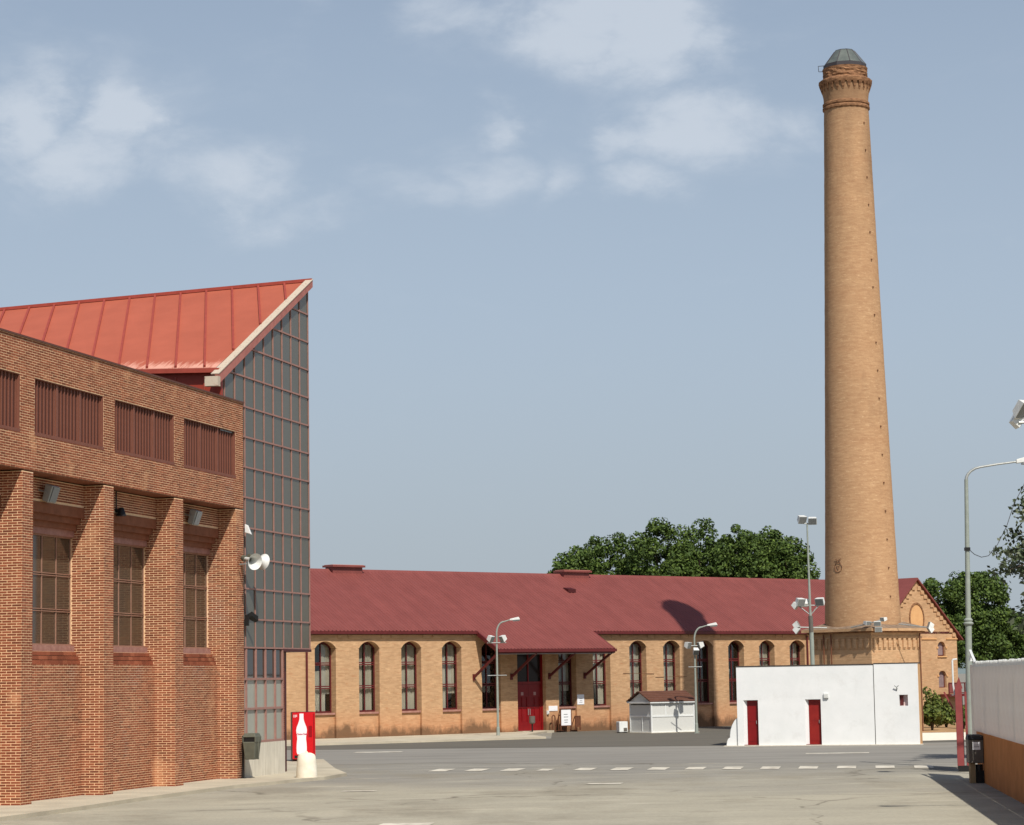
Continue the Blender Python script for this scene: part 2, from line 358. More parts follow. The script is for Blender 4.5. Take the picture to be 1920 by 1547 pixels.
M['tint_brown'] = mat('brown_tinted_glass', lin(44, 36, 26), rough=.04, spec=.9)
M['reflect_tint'] = mat('reflection_tinted_glass', lin(88, 70, 52), lin(70, 62, 52), .5, rough=.09, spec=.5)  # tinted glass, with the brown reflection of the piers put into its colour
M['darkglass'] = mat('dark_door_glass', lin(38, 30, 28), rough=.15, spec=.25)
M['film'] = mat('frosted_film_glass', lin(158, 160, 146), lin(150, 152, 140), 1, rough=.25, spec=.5)
def leafmat(name, c1, c2, c3):
    def f(col, e):
        g = N(e['t'], 'ShaderNodeNewGeometry'); r = N(e['t'], 'ShaderNodeValToRGB'); e['L'](g.outputs['Random Per Island'], r.inputs[0])
        r.color_ramp.elements[0].color = c1; r.color_ramp.elements[1].color = c3; q = r.color_ramp.elements.new(.55); q.color = c2
        return e['mix'](1.0, r.outputs[0], e['grey'](e['ramp'](e['noise'](.5, det=3), .35, .65, .8, 1.2)), 'MULTIPLY')
    m = mat(name, c1, rough=.65, spec=.25, custom=f)
    return m
M['leaf'] = leafmat('plane_tree_leaves', lin(50, 68, 25), lin(67, 86, 33), lin(90, 108, 44))
M['leaf_greylit'] = leafmat('greylit_leaves', lin(56, 64, 44), lin(74, 84, 58), lin(104, 108, 86))  # grey light on the foliage is put into the leaf colours
M['leaf_bush'] = leafmat('shrub_leaves', lin(60, 72, 30), lin(88, 102, 42), lin(120, 128, 60))

# ground materials: wear, patches and cracks at real size on the sheet
def ground_c(col, e):
    x, y, z = sepz(e)
    yy = m2(e, 'ADD', y, e['ramp'](e['noise'](.09, det=5), .3, .7, -9, 9))
    far = e['ramp'](yy, 62, 80, 0, 1)
    col = e['mix'](far, col, e['mix'](e['ramp'](e['noise'](.6, (.4, 1, 1), det=5), .35, .65), lin(144, 140, 130), lin(132, 128, 119)))
    col = e['mix'](e['ramp'](e['noise'](.22, (1, .55, 1), det=6, ro=.65), .5, .66, 0, .75), col, lin(136, 129, 113))
    col = e['mix'](e['ramp'](e['noise'](.5, (.5, 1.5, 1), det=6, ro=.7), .56, .7, 0, .65), col, lin(188, 180, 160))
    col = e['mix'](e['ramp'](e['noise'](.9, (.35, 1.2, 1), det=7, ro=.7), .6, .7, 0, .7), col, lin(112, 104, 90))
    v = N(e['t'], 'ShaderNodeTexVoronoi', feature='DISTANCE_TO_EDGE'); v.inputs['Scale'].default_value = .11
    mp = N(e['t'], 'ShaderNodeMapping'); mp.inputs['Scale'].default_value = (1, .7, 1)
    dn = N(e['t'], 'ShaderNodeTexNoise'); dn.inputs['Scale'].default_value = .5; dn.inputs['Detail'].default_value = 5; e['L'](e['tc'].outputs['Object'], dn.inputs['Vector'])
    ad = N(e['t'], 'ShaderNodeVectorMath', operation='MULTIPLY_ADD'); e['L'](dn.outputs['Color'], ad.inputs[0]); ad.inputs[1].default_value = (2.5, 2.5, 0); e['L'](e['tc'].outputs['Object'], ad.inputs[2])
    e['L'](ad.outputs[0], mp.inputs[0]); e['L'](mp.outputs[0], v.inputs['Vector'])
    crack = e['mul'](e['ramp'](v.outputs['Distance'], .009, .003, 0, 1), e['ramp'](e['noise'](.2, det=3), .44, .6, 0, .6))
    col = e['mix'](crack, col, lin(84, 76, 64))
    col = e['mix'](1.0, col, e['grey'](e['ramp'](e['noise'](9, det=6, ro=.85), .3, .7, .82, 1.16)), 'MULTIPLY')
    return col
M['yard'] = mat('yard_concrete', lin(171, 164, 145), lin(158, 152, 135), .35, (.5, 1, 1), rough=.92, spec=.12, bump=.2, bscale=18, custom=ground_c)
M['asphalt'] = mat('dark_asphalt', lin(106, 101, 91), lin(98, 94, 85), .5, (.3, 1, 1), rough=.92, spec=.15, bump=.2, bscale=30)
M['asphalt_band'] = mat('grey_asphalt', lin(142, 138, 129), lin(131, 127, 119), .5, (.3, 1, 1), rough=.92, spec=.15,
                        custom=lambda c, e: e['mix'](e['ramp'](e['noise'](.4, (.3, 1.4, 1), det=6, ro=.7), .5, .68, 0, .6), c, lin(116, 112, 104)))
M['pave'] = mat('pavement_concrete', lin(190, 180, 158), lin(174, 164, 144), .8, rough=.93, spec=.1, big=.08, bigscale=.5, bump=.15, bscale=20)
M['paint'] = mat('worn_road_paint', lin(214, 207, 190), lin(172, 164, 148), 2.0, rough=.9, lo=.42, hi=.62, spec=.1)
M['soil'] = mat('sandy_soil', lin(186, 152, 112), lin(150, 118, 84), 1.0, rough=.98, spec=.05)
M['hill'] = mat('haze_tinted_scrub_hill', lin(120, 132, 132), lin(112, 124, 122), .004, rough=1, spec=0)  # distance haze is mixed into the scrub colour

# ------------------------------------------------------------------ setting
def sheet(name, pts, z, m, thick=0):
    mb = MB()
    if thick: mb.prism([(x, -y, z-thick) for x, y in pts], (0, 0, thick))
    else: mb.poly([(x, -y, z) for x, y in pts])
    me = mb.mesh(name, m)
    if not thick:
        for p in me.polygons:
            if p.normal.z < 0: me.flip_normals(); break
    return obj(name, me, kind='structure')
sheet('ground', [(-6000, -200), (6000, -200), (6000, 9000), (-6000, 9000)], 0, M['yard'])
road = sheet('road', [(-40, 88), (-3.9, 88.5), (5, 84.5), (14.6, 80.5), (26, 78), (40, 90), (40, 103), (9.4, 104.3), (.7, 106.1), (-8.9, 108.2), (-40, 114)], .004, M['asphalt_band'])
sheet('dark_asphalt', [(-40, 113.8), (-8.9, 108.4), (.7, 106.3), (9.2, 104.6), (40, 103.2), (60, 130), (40, 180), (2, 137.0), (1.7, 121.6), (-9.5, 115.4), (-40, 116)], .008, M['asphalt'])
# zebra of worn dashes painted across the yard: (left x, y near) to (right x, y near)
for k in range(14):
    t = k/13; x = -3.0+t*15.55; y = 80.2-t*3.75
    if k == 0: pass
    w_, dx, dy = .58, .31, 2.1
    if k in (3,): w_, dx, dy = .4, .25, 1.5
    mb = MB().poly([(x, -y, .012), (x+w_, -(y-.22), .012), (x+w_+dx, -(y-.22+dy), .012), (x+dx, -(y+dy), .012)])
    obj('road_marking', mb.mesh('road_marking', M['paint'], fixn=False), road)
for (x, y, w_, l_) in ((-3.0, 50.2, 1.1, 1.1), (1.9, 68.6, 1.0, .5), (-4.9, 66.5, .9, .4), (10.9, 91.5, 2.4, .7), (-7.0, 102.5, 2.0, 1.0)):
    mb = MB().poly([(x, -y, .012), (x+w_, -(y-.1), .012), (x+w_+.12, -(y+l_), .012), (x+.12, -(y+l_+.1), .012)])
    obj('road_marking', mb.mesh('road_marking', M['paint'], fixn=False), road)
sw = sheet('pavement', [(-13.5, 45.0), (-12.5, 51.5), (-11.71, 54.67), (-10.67, 58.91), (-9.96, 62.61), (-8.18, 69.79), (-6.73, 73.3), (-6.0, 74.9), (-5.5, 77.6), (-6.2, 82), (-7.4, 92), (-30, 92), (-30, 45)], .1, M['pave'], .1)
sheet('pavement.001', [(-30, 112.4), (-9.6, 115.5), (1.45, 121.7), (.5, 128), (2.2, 137.6), (16, 149.5), (14, 152.5), (-12, 128), (-30, 128)], .1, M['pave'], .1)
sheet('path', [(14.2, 104.4), (17.4, 106.2), (21, 107.5), (60, 108), (60, 120.5), (20.1, 120.3), (18.6, 118.0)], .016, M['creamcon'])
sheet('soil_bed', [(19.5, 120.5), (60, 120.7), (60, 150), (27, 156), (20, 150)], .02, M['soil'])
hb = MB(); nseg = 90; hv = []
for i in range(nseg+1):
    x = -2500+i*5000/nseg; hgt = 40+55*math.exp(-((x-1250)/700)**2)+60*math.exp(-((x+1600)/900)**2)+10*math.sin(x*.011)+6*math.sin(x*.031+1)
    hv += [(x, -4000, -2), (x, -4500-hgt*2, hgt), (x, -6500, -2)]
hb.add(hv, [(i*3, i*3+3, i*3+4, i*3+1) for i in range(nseg)]+[(i*3+1, i*3+4, i*3+5, i*3+2) for i in range(nseg)])
part('hills', hb, M['hill'], kind='structure')

# ------------------------------------------------------------------ brick hall (left)
hall = thing('brick_hall', 'red brick hall with square piers, tall recessed windows and a louvred band on top', 'building', FA.O, FA.az)
PN = [-20.7, -15.67, -10.66, -5.63, -.64]; PF = [-20.08, -15.05, -10.03, -5.0, 0.0]     # near and far edges of the piers
G = .0045                                                                           # mortar sits this far behind the brick faces
core = MB()
core.box(-24, -G, -.92, -G, 8.475, 9.44); core.box(-24, -G, -.92, -G, 10.85, 11.80)
LV = [(-19.98, -15.82), (-15.0, -10.71), (-9.97, -5.68), (-4.94, -.66)]
edges = [-24]+[e for l in LV for e in l]+[-G]
for a, b in zip(edges[::2], edges[1::2]): core.box(a, b, -.92, -G, 9.44, 10.85)
for a, b in zip(PN, PF): core.box(a+G, b-G, -1.3, -G, -.3, 8.42)
core.box(-24, -20.7, -1.3, -.64-G, -.3, 8.42)
core.box(-24, -G, -12, -1.3, -.3, 11.6)
bays = [(PF[i], PN[i+1]) for i in range(4)]
for a, b in bays:
    core.box(a, b, -1.3, -.64-G, -.3, 3.6); core.box(a, b, -1.3, -.6-G, 7.8, 8.42)
part('wall', core, M['mortar'], hall)
part('soffit', MB().box(-23.9, -.02, -.9, -.012, 8.452, 8.474), M['smooth_brick'], hall)
part('roof', MB().box(-24, -.02, -12, -.92, 11.6, 11.7), M['dark'], hall)
part('parapet_cap', MB().box(-24, .02, -.95, .035, 11.80, 11.85), mat('cap_metal', lin(96, 60, 48), rough=.6), hall)
# bricks: real blocks proud of the mortar; the 300 nearest are separate objects, the rest one joined part
COURSE, BH, BL = .0665, .046, .268
bricks = MB(); single = []; bmesh_cache = {}
def lay(axis, fixed, a0, a1, z0, z1, nrm, anchor, keep=None):
    k0 = int(math.ceil((z0-.1-1e-6)/COURSE)); k = k0
    while .1+k*COURSE+BH <= z1+.012:
        z = .1+k*COURSE; s0 = anchor+(BL/2 if k % 2 else 0); i = math.floor((a0-s0)/BL)
        while s0+i*BL < a1:
            c0 = max(s0+i*BL+.0095, a0); c1 = min(s0+(i+1)*BL-.0095, a1); i += 1
            if c1-c0 < .03: continue
            d = random.uniform(-.0015, .0025)
            if axis == 'u': bb = (c0, c1, fixed-.03, fixed+d, z, z+BH)
            else: bb = (fixed-d, fixed+.03, c0, c1, z, z+BH)
            if keep and len(single) < 300 and keep(c0, c1, z): single.append((axis, bb))
            else:
                a, b, c, e_, f, g = bb
                bricks.hexa([(a, c, f), (b, c, f), (b, e_, f), (a, e_, f), (a, c, g), (b, c, g), (b, e_, g), (a, e_, g)], skip=(3,) if False else ())
        k += 1
for i, (a, b) in enumerate(zip(PN, PF)):
    keep = (lambda c0, c1, z: c0 > -.56 and c1-c0 > .2 and z < 7.6) if i == 1 else None
    lay('o', a, -.64, 0, .1, 3.62, -1, 0, keep)
    lay('o', a, -.95, 0, 3.62, 7.6, -1, 0, keep)
    lay('o', a, -.6, 0, 7.61, 8.42, -1, 0)
    lay('u', 0, a, b, .1, 8.42, 1, a, None)
for a, b in bays:
    lay('u', -.64, a, b, .1, 3.6, 1, a); lay('u', -.6, a, b, 7.82, 8.42, 1, a)
lay('u', 0, -22, 0, 8.45, 9.42, 1, 0); lay('u', 0, -22, 0, 10.87, 11.80, 1, 0)
for a, b in zip(([-22]+[l[1] for l in LV]), ([l[0] for l in LV]+[0])): lay('u', 0, a, b, 9.40, 10.87, 1, a)
for axis, (a, b, c, d, e_, f) in single:
    key = (axis, round(b-a, 3), round(d-c, 3))
    if key not in bmesh_cache: bmesh_cache[key] = MB().box(-(b-a)/2, (b-a)/2, -(d-c)/2, (d-c)/2, -BH/2, BH/2).mesh('brick', M['brick'])
    obj('brick', bmesh_cache[key], hall, ((a+b)/2, (c+d)/2, (e_+f)/2))
# louvres
slat_me = MB().hexa([(-.022, -.1, 0), (.022, -.1, 0), (.022, -.07, 0), (-.022, -.07, 0), (-.022, -.1, 1.37), (.022, -.1, 1.37), (.022, -.07, 1.37), (-.022, -.07, 1.37)]).mesh('slat', M['louvre'])
for a, b in LV:
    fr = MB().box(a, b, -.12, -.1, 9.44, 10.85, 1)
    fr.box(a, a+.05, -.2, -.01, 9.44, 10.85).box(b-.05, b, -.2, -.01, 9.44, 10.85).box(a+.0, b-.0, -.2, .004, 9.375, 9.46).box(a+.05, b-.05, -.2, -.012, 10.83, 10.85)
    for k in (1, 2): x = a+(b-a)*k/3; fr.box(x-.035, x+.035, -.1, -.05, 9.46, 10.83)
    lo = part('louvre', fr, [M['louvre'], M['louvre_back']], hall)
    for k in range(21):
        x = a+(b-a)*(k+.5)/21
        obj('slat', slat_me, lo, (x, 0, 9.46))
# window bays
for bi, (a, b) in enumerate(bays):
    for q, (za, oa) in enumerate(((3.6, -.68), (3.715, -.73), (3.83, -.79))):
        nb = int((b-a)/.26)
        for k in range(nb):
            x0 = a+(b-a)*k/nb; x1 = a+(b-a)*(k+1)/nb-.012
            bricks.hexa([(x0, -.95, za), (x1, -.95, za), (x1, oa, za), (x0, oa, za), (x0, -.95, za+.1), (x1, -.95, za+.1), (x1, oa-.012, za+.1), (x0, oa-.012, za+.1)])
    part('brick_apron', MB().box(a, b, -.97, -.86, 3.6, 3.94), M['mortar'], hall)
    part('window_sill', MB().box(a+.01, b-.01, -1.1, -.86, 3.94, 4.1), M['sill'], hall)
    li = MB().box(a, b, -1.3, -.88, 7.02, 7.2, 1).box(a, b, -1.3, -.8, 7.2, 7.36).box(a, b, -1.3, -.7, 7.36, 7.53).box(a, b, -1.3, -.585, 7.53, 7.81)
    part('lintel', li, [M['smooth_brick'], M['sill']], hall)
    fr = MB(); o0, o1 = -1.05, -.95
    cols = [b-.02-.885*k for k in range(6) if b-.02-.885*k > a-.05]
    zs = [4.12, 5.03, 5.98, 7.0]
    for x in cols: fr.box(x-.02, x+.02, o0, o1-.03, 4.1, 7.02)
    fr.box(a, b, o0, o1+.002, 4.1, 4.14); fr.box(a, b, o0, o1+.002, 6.98, 7.02)
    for z in (5.03, 5.98): fr.box(a, b, o0, o1-.02, z-.04, z-.018); fr.box(a, b, o0, o1-.02, z+.018, z+.04)
    wn = part('window', fr, M['windowbar'], hall)
    xs = sorted(set([a]+cols+[b]))
    for x0, x1 in zip(xs, xs[1:]):
        if x1-x0 < .1: continue
        for z0, z1 in zip(zs, zs[1:]):
            d1, d2 = random.uniform(-.004, .004), random.uniform(-.004, .004)
            p = MB().hexa([(x0, -1.02, z0), (x1, -1.02+d1, z0), (x1, -1.0+d1, z0), (x0, -1.0, z0), (x0, -1.02+d2, z1), (x1, -1.02+d1+d2, z1), (x1, -1.0+d1+d2, z1), (x0, -1.0+d2, z1)])
            part('pane', p, M['reflect_tint'], wn)

part('brickwork', bricks, M['brick'], hall, kind='stuff', fixn=False)

# ------------------------------------------------------------------ glazed tower behind the hall
tow = thing('glazed_tower', 'glazed tower with a sloping terracotta sheet roof at the end of the brick hall', 'building', FA.O, FA.az)
SL = (16.72-12.42)/(6.5+1.9)
top = lambda u: 12.42+(u+1.9)*SL
GO = -.06
cols = [.27+.882*k for k in range(-3, 8)]; cols = [-1.85]+[c for c in cols if c > -1.7][:-1]+[6.44]
rows = [4.13, 5.02]+[5.02+.9585*k for k in range(1, 13)]
def pane(x0, x1, z0, z1, m, nm='pane'):
    pts = [(x0, z0), (x1, z0), (x1, min(z1, top(x1)))]
    if top(x0) > z0: pts.append((x0, min(z1, top(x0))))
    if z1 > top(x0) and z1 < top(x1): pts.insert(3, (-1.9+(z1-12.42)/SL, z1))
    if top(x0) <= z0:
        if top(x1) <= z0: return
        pts = [(-1.9+(z0-12.42)/SL, z0), (x1, z0), (x1, min(z1, top(x1)))]
        if z1 < top(x1): pts.append((-1.9+(z1-12.42)/SL, z1))
    t1, t2 = random.uniform(-.003, .003), random.uniform(-.003, .003)
    q = [(x, GO+t1*(x-x0)/(x1-x0)+t2*(z-z0)/(z1-z0), z) for x, z in pts]
    part(nm, MB().prism(q, (0, -.012, 0)), m, tow)
for x0, x1 in zip(cols, cols[1:]):
    for z0, z1 in zip(rows, rows[1:]+[18]):
        if x1 < .2 and z1 < 11.7: continue
        if z0 < top(x1): pane(x0+.01, x1-.01, z0+.01, z1-.01, M['tint'])
lcols = [.27, 1.14, 2.02, 2.92, 3.62]
for x0, x1 in zip([-.02]+lcols, lcols):
    pane(x0+.01, x1-.01, 3.16, 4.07, M['tint_brown']); pane(x0+.01, x1-.01, 2.23, 3.13, M['film']); pane(x0+.01, x1-.01, 1.2, 2.2, M['film'])
mu = MB()
for x in cols:
    z0 = 4.1 if x > .2 else 11.6
    mu.box(x-.02, x+.02, GO-.03, GO+.03, z0, top(x)-.04)
part('mullion', mu, M['mullion'], tow)
tr = MB()
for z in rows:
    u0 = max(.02 if z < 11.8 else -1.85, -1.9+(z-12.42)/SL+.05)
    if u0 < 6.3: tr.box(u0, 6.44, GO-.03, GO+.04, z-.026, z+.026)
part('transom', tr, M['mullion'], tow)
lm = MB()
for x in [-.0]+lcols: lm.box(x-.03, x+.03, GO-.03, GO+.055, 1.18, 4.08)
for z in (1.18, 2.215, 3.145): lm.box(-.02, 3.64, GO-.03, GO+.06, z-.035, z+.035)
part('lower_frame', lm, M['mullion'], tow)
part('plinth', MB().box(-.02, 3.66, -.7, .03, -.2, 1.14), M['concrete'], tow)
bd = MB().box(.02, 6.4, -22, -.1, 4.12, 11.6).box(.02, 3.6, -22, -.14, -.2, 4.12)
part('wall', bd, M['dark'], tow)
part('soffit', MB().box(3.66, 6.45, -22, .0, 4.03, 4.115), M['maroon_dark'], tow)
jb = MB()
for k in range(60): jb.box(3.665, 3.80-(.02 if k % 2 else 0), -.5, GO+.03, .1+k*.0665, .1+k*.0665+.05)
part('brick_jamb', jb, M['brick'], tow, kind='stuff')
part('jamb_wall', MB().box(3.66, 3.79, -8, GO+.02, -.2, 4.03), M['mortar'], tow)
part('post', MB().box(4.35, 4.75, -.75, -.3, -.2, 4.03), M['maroon_dark'], tow)
# side wall clad in red sheet
part('cladding', MB().prism([(-1.9, -22, 11.5), (-1.9, -.12, 11.5), (-1.9, -.12, 12.62), (-1.9, -22, 13.28)], (.04, 0, 0)).box(-1.9, -1.72, -.12, GO+.05, 11.5, 12.4), M['cladding'], tow)
cs = MB()
for k in range(23): cs.box(-1.93, -1.9, -.55-k*.955-.02, -.55-k*.955+.02, 11.5, 12.45+.03*k)
part('cladding_seam', cs, M['seam'], tow)
# roof sheets, one per seam bay, falling from the ridge to the eave
EU = -2.05
def rz(u, o):
    e = 12.68-.03*min(o, 0); r = 16.7+.033*min(o, 0)
    return e+(u-EU)*(r-e)/(6.5-EU)
def clipo(P, lim=-.115):
    out = []
    for i in range(len(P)):
        a, b = P[i], P[(i+1) % len(P)]
        if a[1] <= lim: out.append(a)
        if (a[1] <= lim) != (b[1] <= lim):
            f = (lim-a[1])/(b[1]-a[1]); out.append((a[0]+(b[0]-a[0])*f, lim))
    return out
SK = 3.3
for k in range(-4, 22):
    oa, ob = -.92-.955*k, -.92-.955*(k+1)
    P = clipo([(6.5, oa), (EU, oa+SK), (EU, ob+SK), (6.5, ob)])
    if len(P) < 3: continue
    part('roof_sheet', MB().prism([(u, o, rz(u, o)) for u, o in P], (0, 0, .03)), M['tower_roof'], tow)
    q = clipo([(6.5, ob), (EU, ob+SK)])
    pa, pb = (6.5, ob), (EU, ob+SK)
    if pa[1] > -.12: continue
    if pb[1] > -.12: f = (-.12-pa[1])/(pb[1]-pa[1]); pb = (pa[0]+(pb[0]-pa[0])*f, -.12)
    part('roof_seam', MB().beam((pa[0], pa[1], rz(*pa)+.06), (pb[0], pb[1], rz(*pb)+.06), .07, .09), M['seam'], tow)
part('ridge_cap', MB().hexa([(6.42, -22, rz(6.5, -22)+.02), (6.56, -22, rz(6.5, -22)+.02), (6.56, .1, rz(6.5, 0)+.02), (6.42, .1, rz(6.5, 0)+.02), (6.42, -22, rz(6.5, -22)+.13), (6.56, -22, rz(6.5, -22)+.13), (6.56, .1, rz(6.5, 0)+.13), (6.42, .1, rz(6.5, 0)+.13)]), M['seam'], tow)
part('eave_gutter', MB().hexa([(-2.14, -22, 13.2), (-1.9, -22, 13.2), (-1.9, 0, 12.54), (-2.14, 0, 12.54), (-2.14, -22, 13.34), (-1.9, -22, 13.34), (-1.9, 0, 12.68), (-2.14, 0, 12.68)]), M['seam'], tow)
bb = MB(); a, b = (-2.42, 12.38), (6.5, 16.73)
sx, sz = b[0]-a[0], b[1]-a[1]; ln = math.hypot(sx, sz); nx, nz = -sz/ln, sx/ln
for (d0, d1, o0, o1, mi) in ((-.22, .07, .0, .12, 0), (.07, .095, -.12, .14, 1)):
    bb.hexa([(a[0]+nx*d0, o0, a[1]+nz*d0), (b[0]+nx*d0*.0, o0, b[1]+nz*d0), (b[0]+nx*d0*.0, o1, b[1]+nz*d0), (a[0]+nx*d0, o1, a[1]+nz*d0),
             (a[0]+nx*d1, o0, a[1]+nz*d1), (b[0], o0, b[1]+nz*d1), (b[0], o1, b[1]+nz*d1), (a[0]+nx*d1, o1, a[1]+nz*d1)], mi)
bb.box(-2.52, -2.3, -.3, .13, 12.08, 12.38, 1)
part('barge_beam', bb, [M['rosebeam'], M['flaky']], tow)

# ------------------------------------------------------------------ things on and beside the brick hall
def wedge_flood(label, u, off, z, tone):
    t = thing('floodlight', label, 'floodlight', FA.w(u, off, z), FA.az)
    h = MB().hexa([(-.22, -.12, -.2), (.22, -.12, -.2), (.22, .06, -.27), (-.22, .06, -.27), (-.22, -.02, .24), (.22, -.02, .24), (.22, .2, .16), (-.22, .2, .16)])
    part('housing', h, tone, t, bevel=.02)
    part('lens', MB().hexa([(-.19, .075, -.24), (.19, .075, -.24), (.19, .09, -.245), (-.19, .09, -.245), (-.19, .2, .14), (.19, .2, .14), (.19, .225, .135), (-.19, .225, .135)]), M['lampglass'], t)
    part('bracket', MB().beam((-.27, .03, 0), (-.27, -.28, .1), .04, .03).beam((.27, .03, 0), (.27, -.28, .1), .04, .03).box(-.29, .29, -.3, -.26, .05, .15), M['galv'], t)
    return t
wedge_flood('grey floodlight high in the brick recess nearest the left edge of the picture', -13.2, -.42, 8.04, M['galv'])
wedge_flood('grey floodlight high in the brick recess next to the loudspeakers', -3.15, -.42, 8.04, M['galv'])
t = thing('hanging_lamp', 'small dark lamp with conduit on the brick of the middle recess', 'lamp', FA.w(-8.5, -.6, 7.75), FA.az)
part('housing', MB().lathe([(.05, .22), (.08, .18), (.13, .02), (.15, -.02), (.02, -.03)], 14, (0, .16)), M['black'], t, smooth=True)
part('conduit', MB().tube([(-.05, .03, .15), (-.05, .03, .66)], .018, 6).box(-.08, .08, .0, .16, .08, .18), M['black'], t)
def horn(label, u, off, z, az, grp):
    t = thing('loudspeaker', label, 'loudspeaker', FA.w(u, off, z), FA.az, grp)
    R = Matrix.Rotation(az, 4, 'Z') @ Matrix.Rotation(PI/2+.22, 4, 'X')
    prof = [(.05, -.3), (.07, -.12), (.10, .04), (.16, .18), (.25, .27), (.262, .28), (.25, .272), (.155, .17), (.093, .04), (.06, -.12), (.045, -.28)]
    part('horn', MB().lathe(prof, 28, M4=R, cap=False), M['lamphead'], t, smooth=True)
    part('driver', MB().lathe([(.02, .02), (.045, .0), (.04, -.1), (.03, -.14)], 14, M4=R).lathe([(.09, -.4), (.1, -.32), (.09, -.26)], 16, M4=R), M['greybin'], t, smooth=True)
    part('bracket', MB().beam((0, 0, -.1), (0, -.34, -.12), .05, .03), M['galv'], t)
    return t
G1 = 'horn loudspeakers on the hall corner'
horn('horn loudspeaker showing its dark open mouth on the corner of the brick hall', -.55, .42, 6.82, PI+.62, G1)
horn('horn loudspeaker facing away behind the open mouthed one on the hall corner', .1, .42, 6.86, PI-1.15, G1)
t = thing('security_camera', 'small white camera high on the corner pier of the brick hall', 'camera', FA.w(-.0, .06, 7.86), FA.az)
part('camera_body', MB().hexa([(-.06, .0, -.14), (.08, 0, -.16), (.08, .2, -.22), (-.06, .2, -.2), (-.06, .0, .12), (.02, 0, .12), (.02, .1, .08), (-.06, .1, .08)]), M['whitepaint'], t, bevel=.01)
t = thing('floodlight', 'small black floodlight fixed beside the glass just past the hall corner', 'floodlight', FA.w(.22, .12, 5.05), FA.az)
part('housing', MB().hexa([(-.12, -.05, -.02), (.2, .1, -.14), (.22, .2, -.1), (-.08, .1, .06), (-.14, -.05, .1), (.17, .1, .0), (.19, .2, .05), (-.1, .1, .2)]), M['black'], t)
part('bracket', MB().box(-.2, -.12, -.1, .02, -.25, .1), M['black'], t)
# bin on its post
t = thing('litter_bin', 'grey green hooded litter bin on a black post at the hall corner', 'litter bin', FA.w(-.5, .42, .1), FA.az)
part('body', MB().hexa([(-.2, -.15, .58), (.2, -.15, .58), (.2, .17, .58), (-.2, .17, .58), (-.26, -.2, 1.12), (.26, -.2, 1.12), (.26, .22, 1.12), (-.26, .22, 1.12)]), M['greybin'], t, bevel=.02)
part('hood', MB().hexa([(-.27, -.21, 1.26), (.27, -.21, 1.26), (.27, .23, 1.26), (-.27, .23, 1.26), (-.22, -.16, 1.38), (.22, -.16, 1.38), (.22, .18, 1.38), (-.22, .18, 1.38)]).box(-.26, .26, -.21, -.17, 1.1, 1.28).box(-.26, .26, .19, .23, 1.1, 1.28).box(-.03, .03, .2, .24, .58, 1.3), M['greybin'], t, bevel=.01)
part('opening', MB().box(-.24, .24, -.168, .188, 1.11, 1.27), M['black'], t)
part('post', MB().tube([(.06, -.3, 0), (.06, -.3, 1.3)], .035, 10).box(-.02, .2, -.38, -.22, 0, .012).box(0, .12, -.3, -.18, .9, 1.0), M['black'], t)
# vending machine
VX, VY = -8.15, 90.0
t = thing('vending_machine', 'tall red drinks vending machine with a white bottle picture on its front', 'vending machine', (-7.98, 89.9, .1), math.radians(80))
part('cabinet', MB().box(-.40, .45, -.78, -.03, .05, 1.82).box(-.38, .43, -.74, -.06, 0, .05), [mat('shaded_red_side', lin(70, 10, 14), rough=.4)], t, bevel=.015)  # cabinet red darkened: shade of the side put into its colour
part('front_panel', MB().box(-.40, .45, -.028, .02, .08, 1.8), M['red_gloss'], t, bevel=.012)
hw = [(.075, 1.76), (.075, 1.58), (.09, 1.50), (.13, 1.38), (.18, 1.26), (.20, 1.15), (.19, 1.02), (.165, .90), (.165, .80), (.18, .68), (.19, .5), (.185, .34), (.16, .26)]
prof = [(-.06+w, z) for w, z in hw]+[(-.06-w, z) for w, z in reversed(hw)]
part('bottle_picture', MB().prism([(x, .0215, z) for x, z in prof], (0, .004, 0)), M['white_gloss'], t)
def lettering(txt, size, parent, loc, m, shear=0., rotz=0, bold=0.0):
    cu = bpy.data.curves.new('lettering', 'FONT'); cu.body = txt; cu.size = size; cu.extrude = .0015; cu.shear = shear; cu.align_x = 'CENTER'; cu.align_y = 'CENTER'; cu.offset = bold
    o = bpy.data.objects.new('lettering_source', cu); COL.objects.link(o); bpy.context.view_layer.update()
    me = bpy.data.meshes.new_from_object(o.evaluated_get(bpy.context.evaluated_depsgraph_get())); bpy.data.objects.remove(o)
    me.materials.clear(); me.materials.append(m); me.name = 'lettering'
    q = obj('lettering', me, parent, loc); q.rotation_euler = (PI/2, 0, rotz); return q
lettering('Coca-Cola', .092, t, (-.06, .028, 1.0), M['pink_ink'], .35, bold=.004)
part('coin_panel', MB().box(.2, .33, .0215, .035, .9, 1.3).box(.38, .42, .0215, .03, .1, 1.76), mat('deep_red_trim', lin(150, 8, 16), rough=.3), t)
part('emblem', MB().box(-.35, -.33, .0215, .026, 1.62, 1.72).box(-.30, -.28, .0215, .026, 1.62, 1.72).box(-.25, -.23, .0215, .026, 1.64, 1.72), M['white_gloss'], t)
part('delivery_flap', MB().box(-.33, .15, .0215, .03, .12, .22), M['black'], t)
# bollard
t = thing('bollard', 'stout cream concrete bollard standing before the vending machine', 'bollard', (-6.52, 74.6, 0))
part('body', MB().lathe([(.325, .03), (.33, .06), (.315, .3), (.295, .6), (.275, .74), (.24, .8), (.14, .845), (.0, .86)], 36, cap=False).lathe([(.04, .85), (.035, .89), (.0, .9)], 10, cap=False), M['creamcon'], t, smooth=True)
part('base', MB().lathe([(.335, -.02), (.345, .03), (.32, .035)], 36), M['bindark'], t)

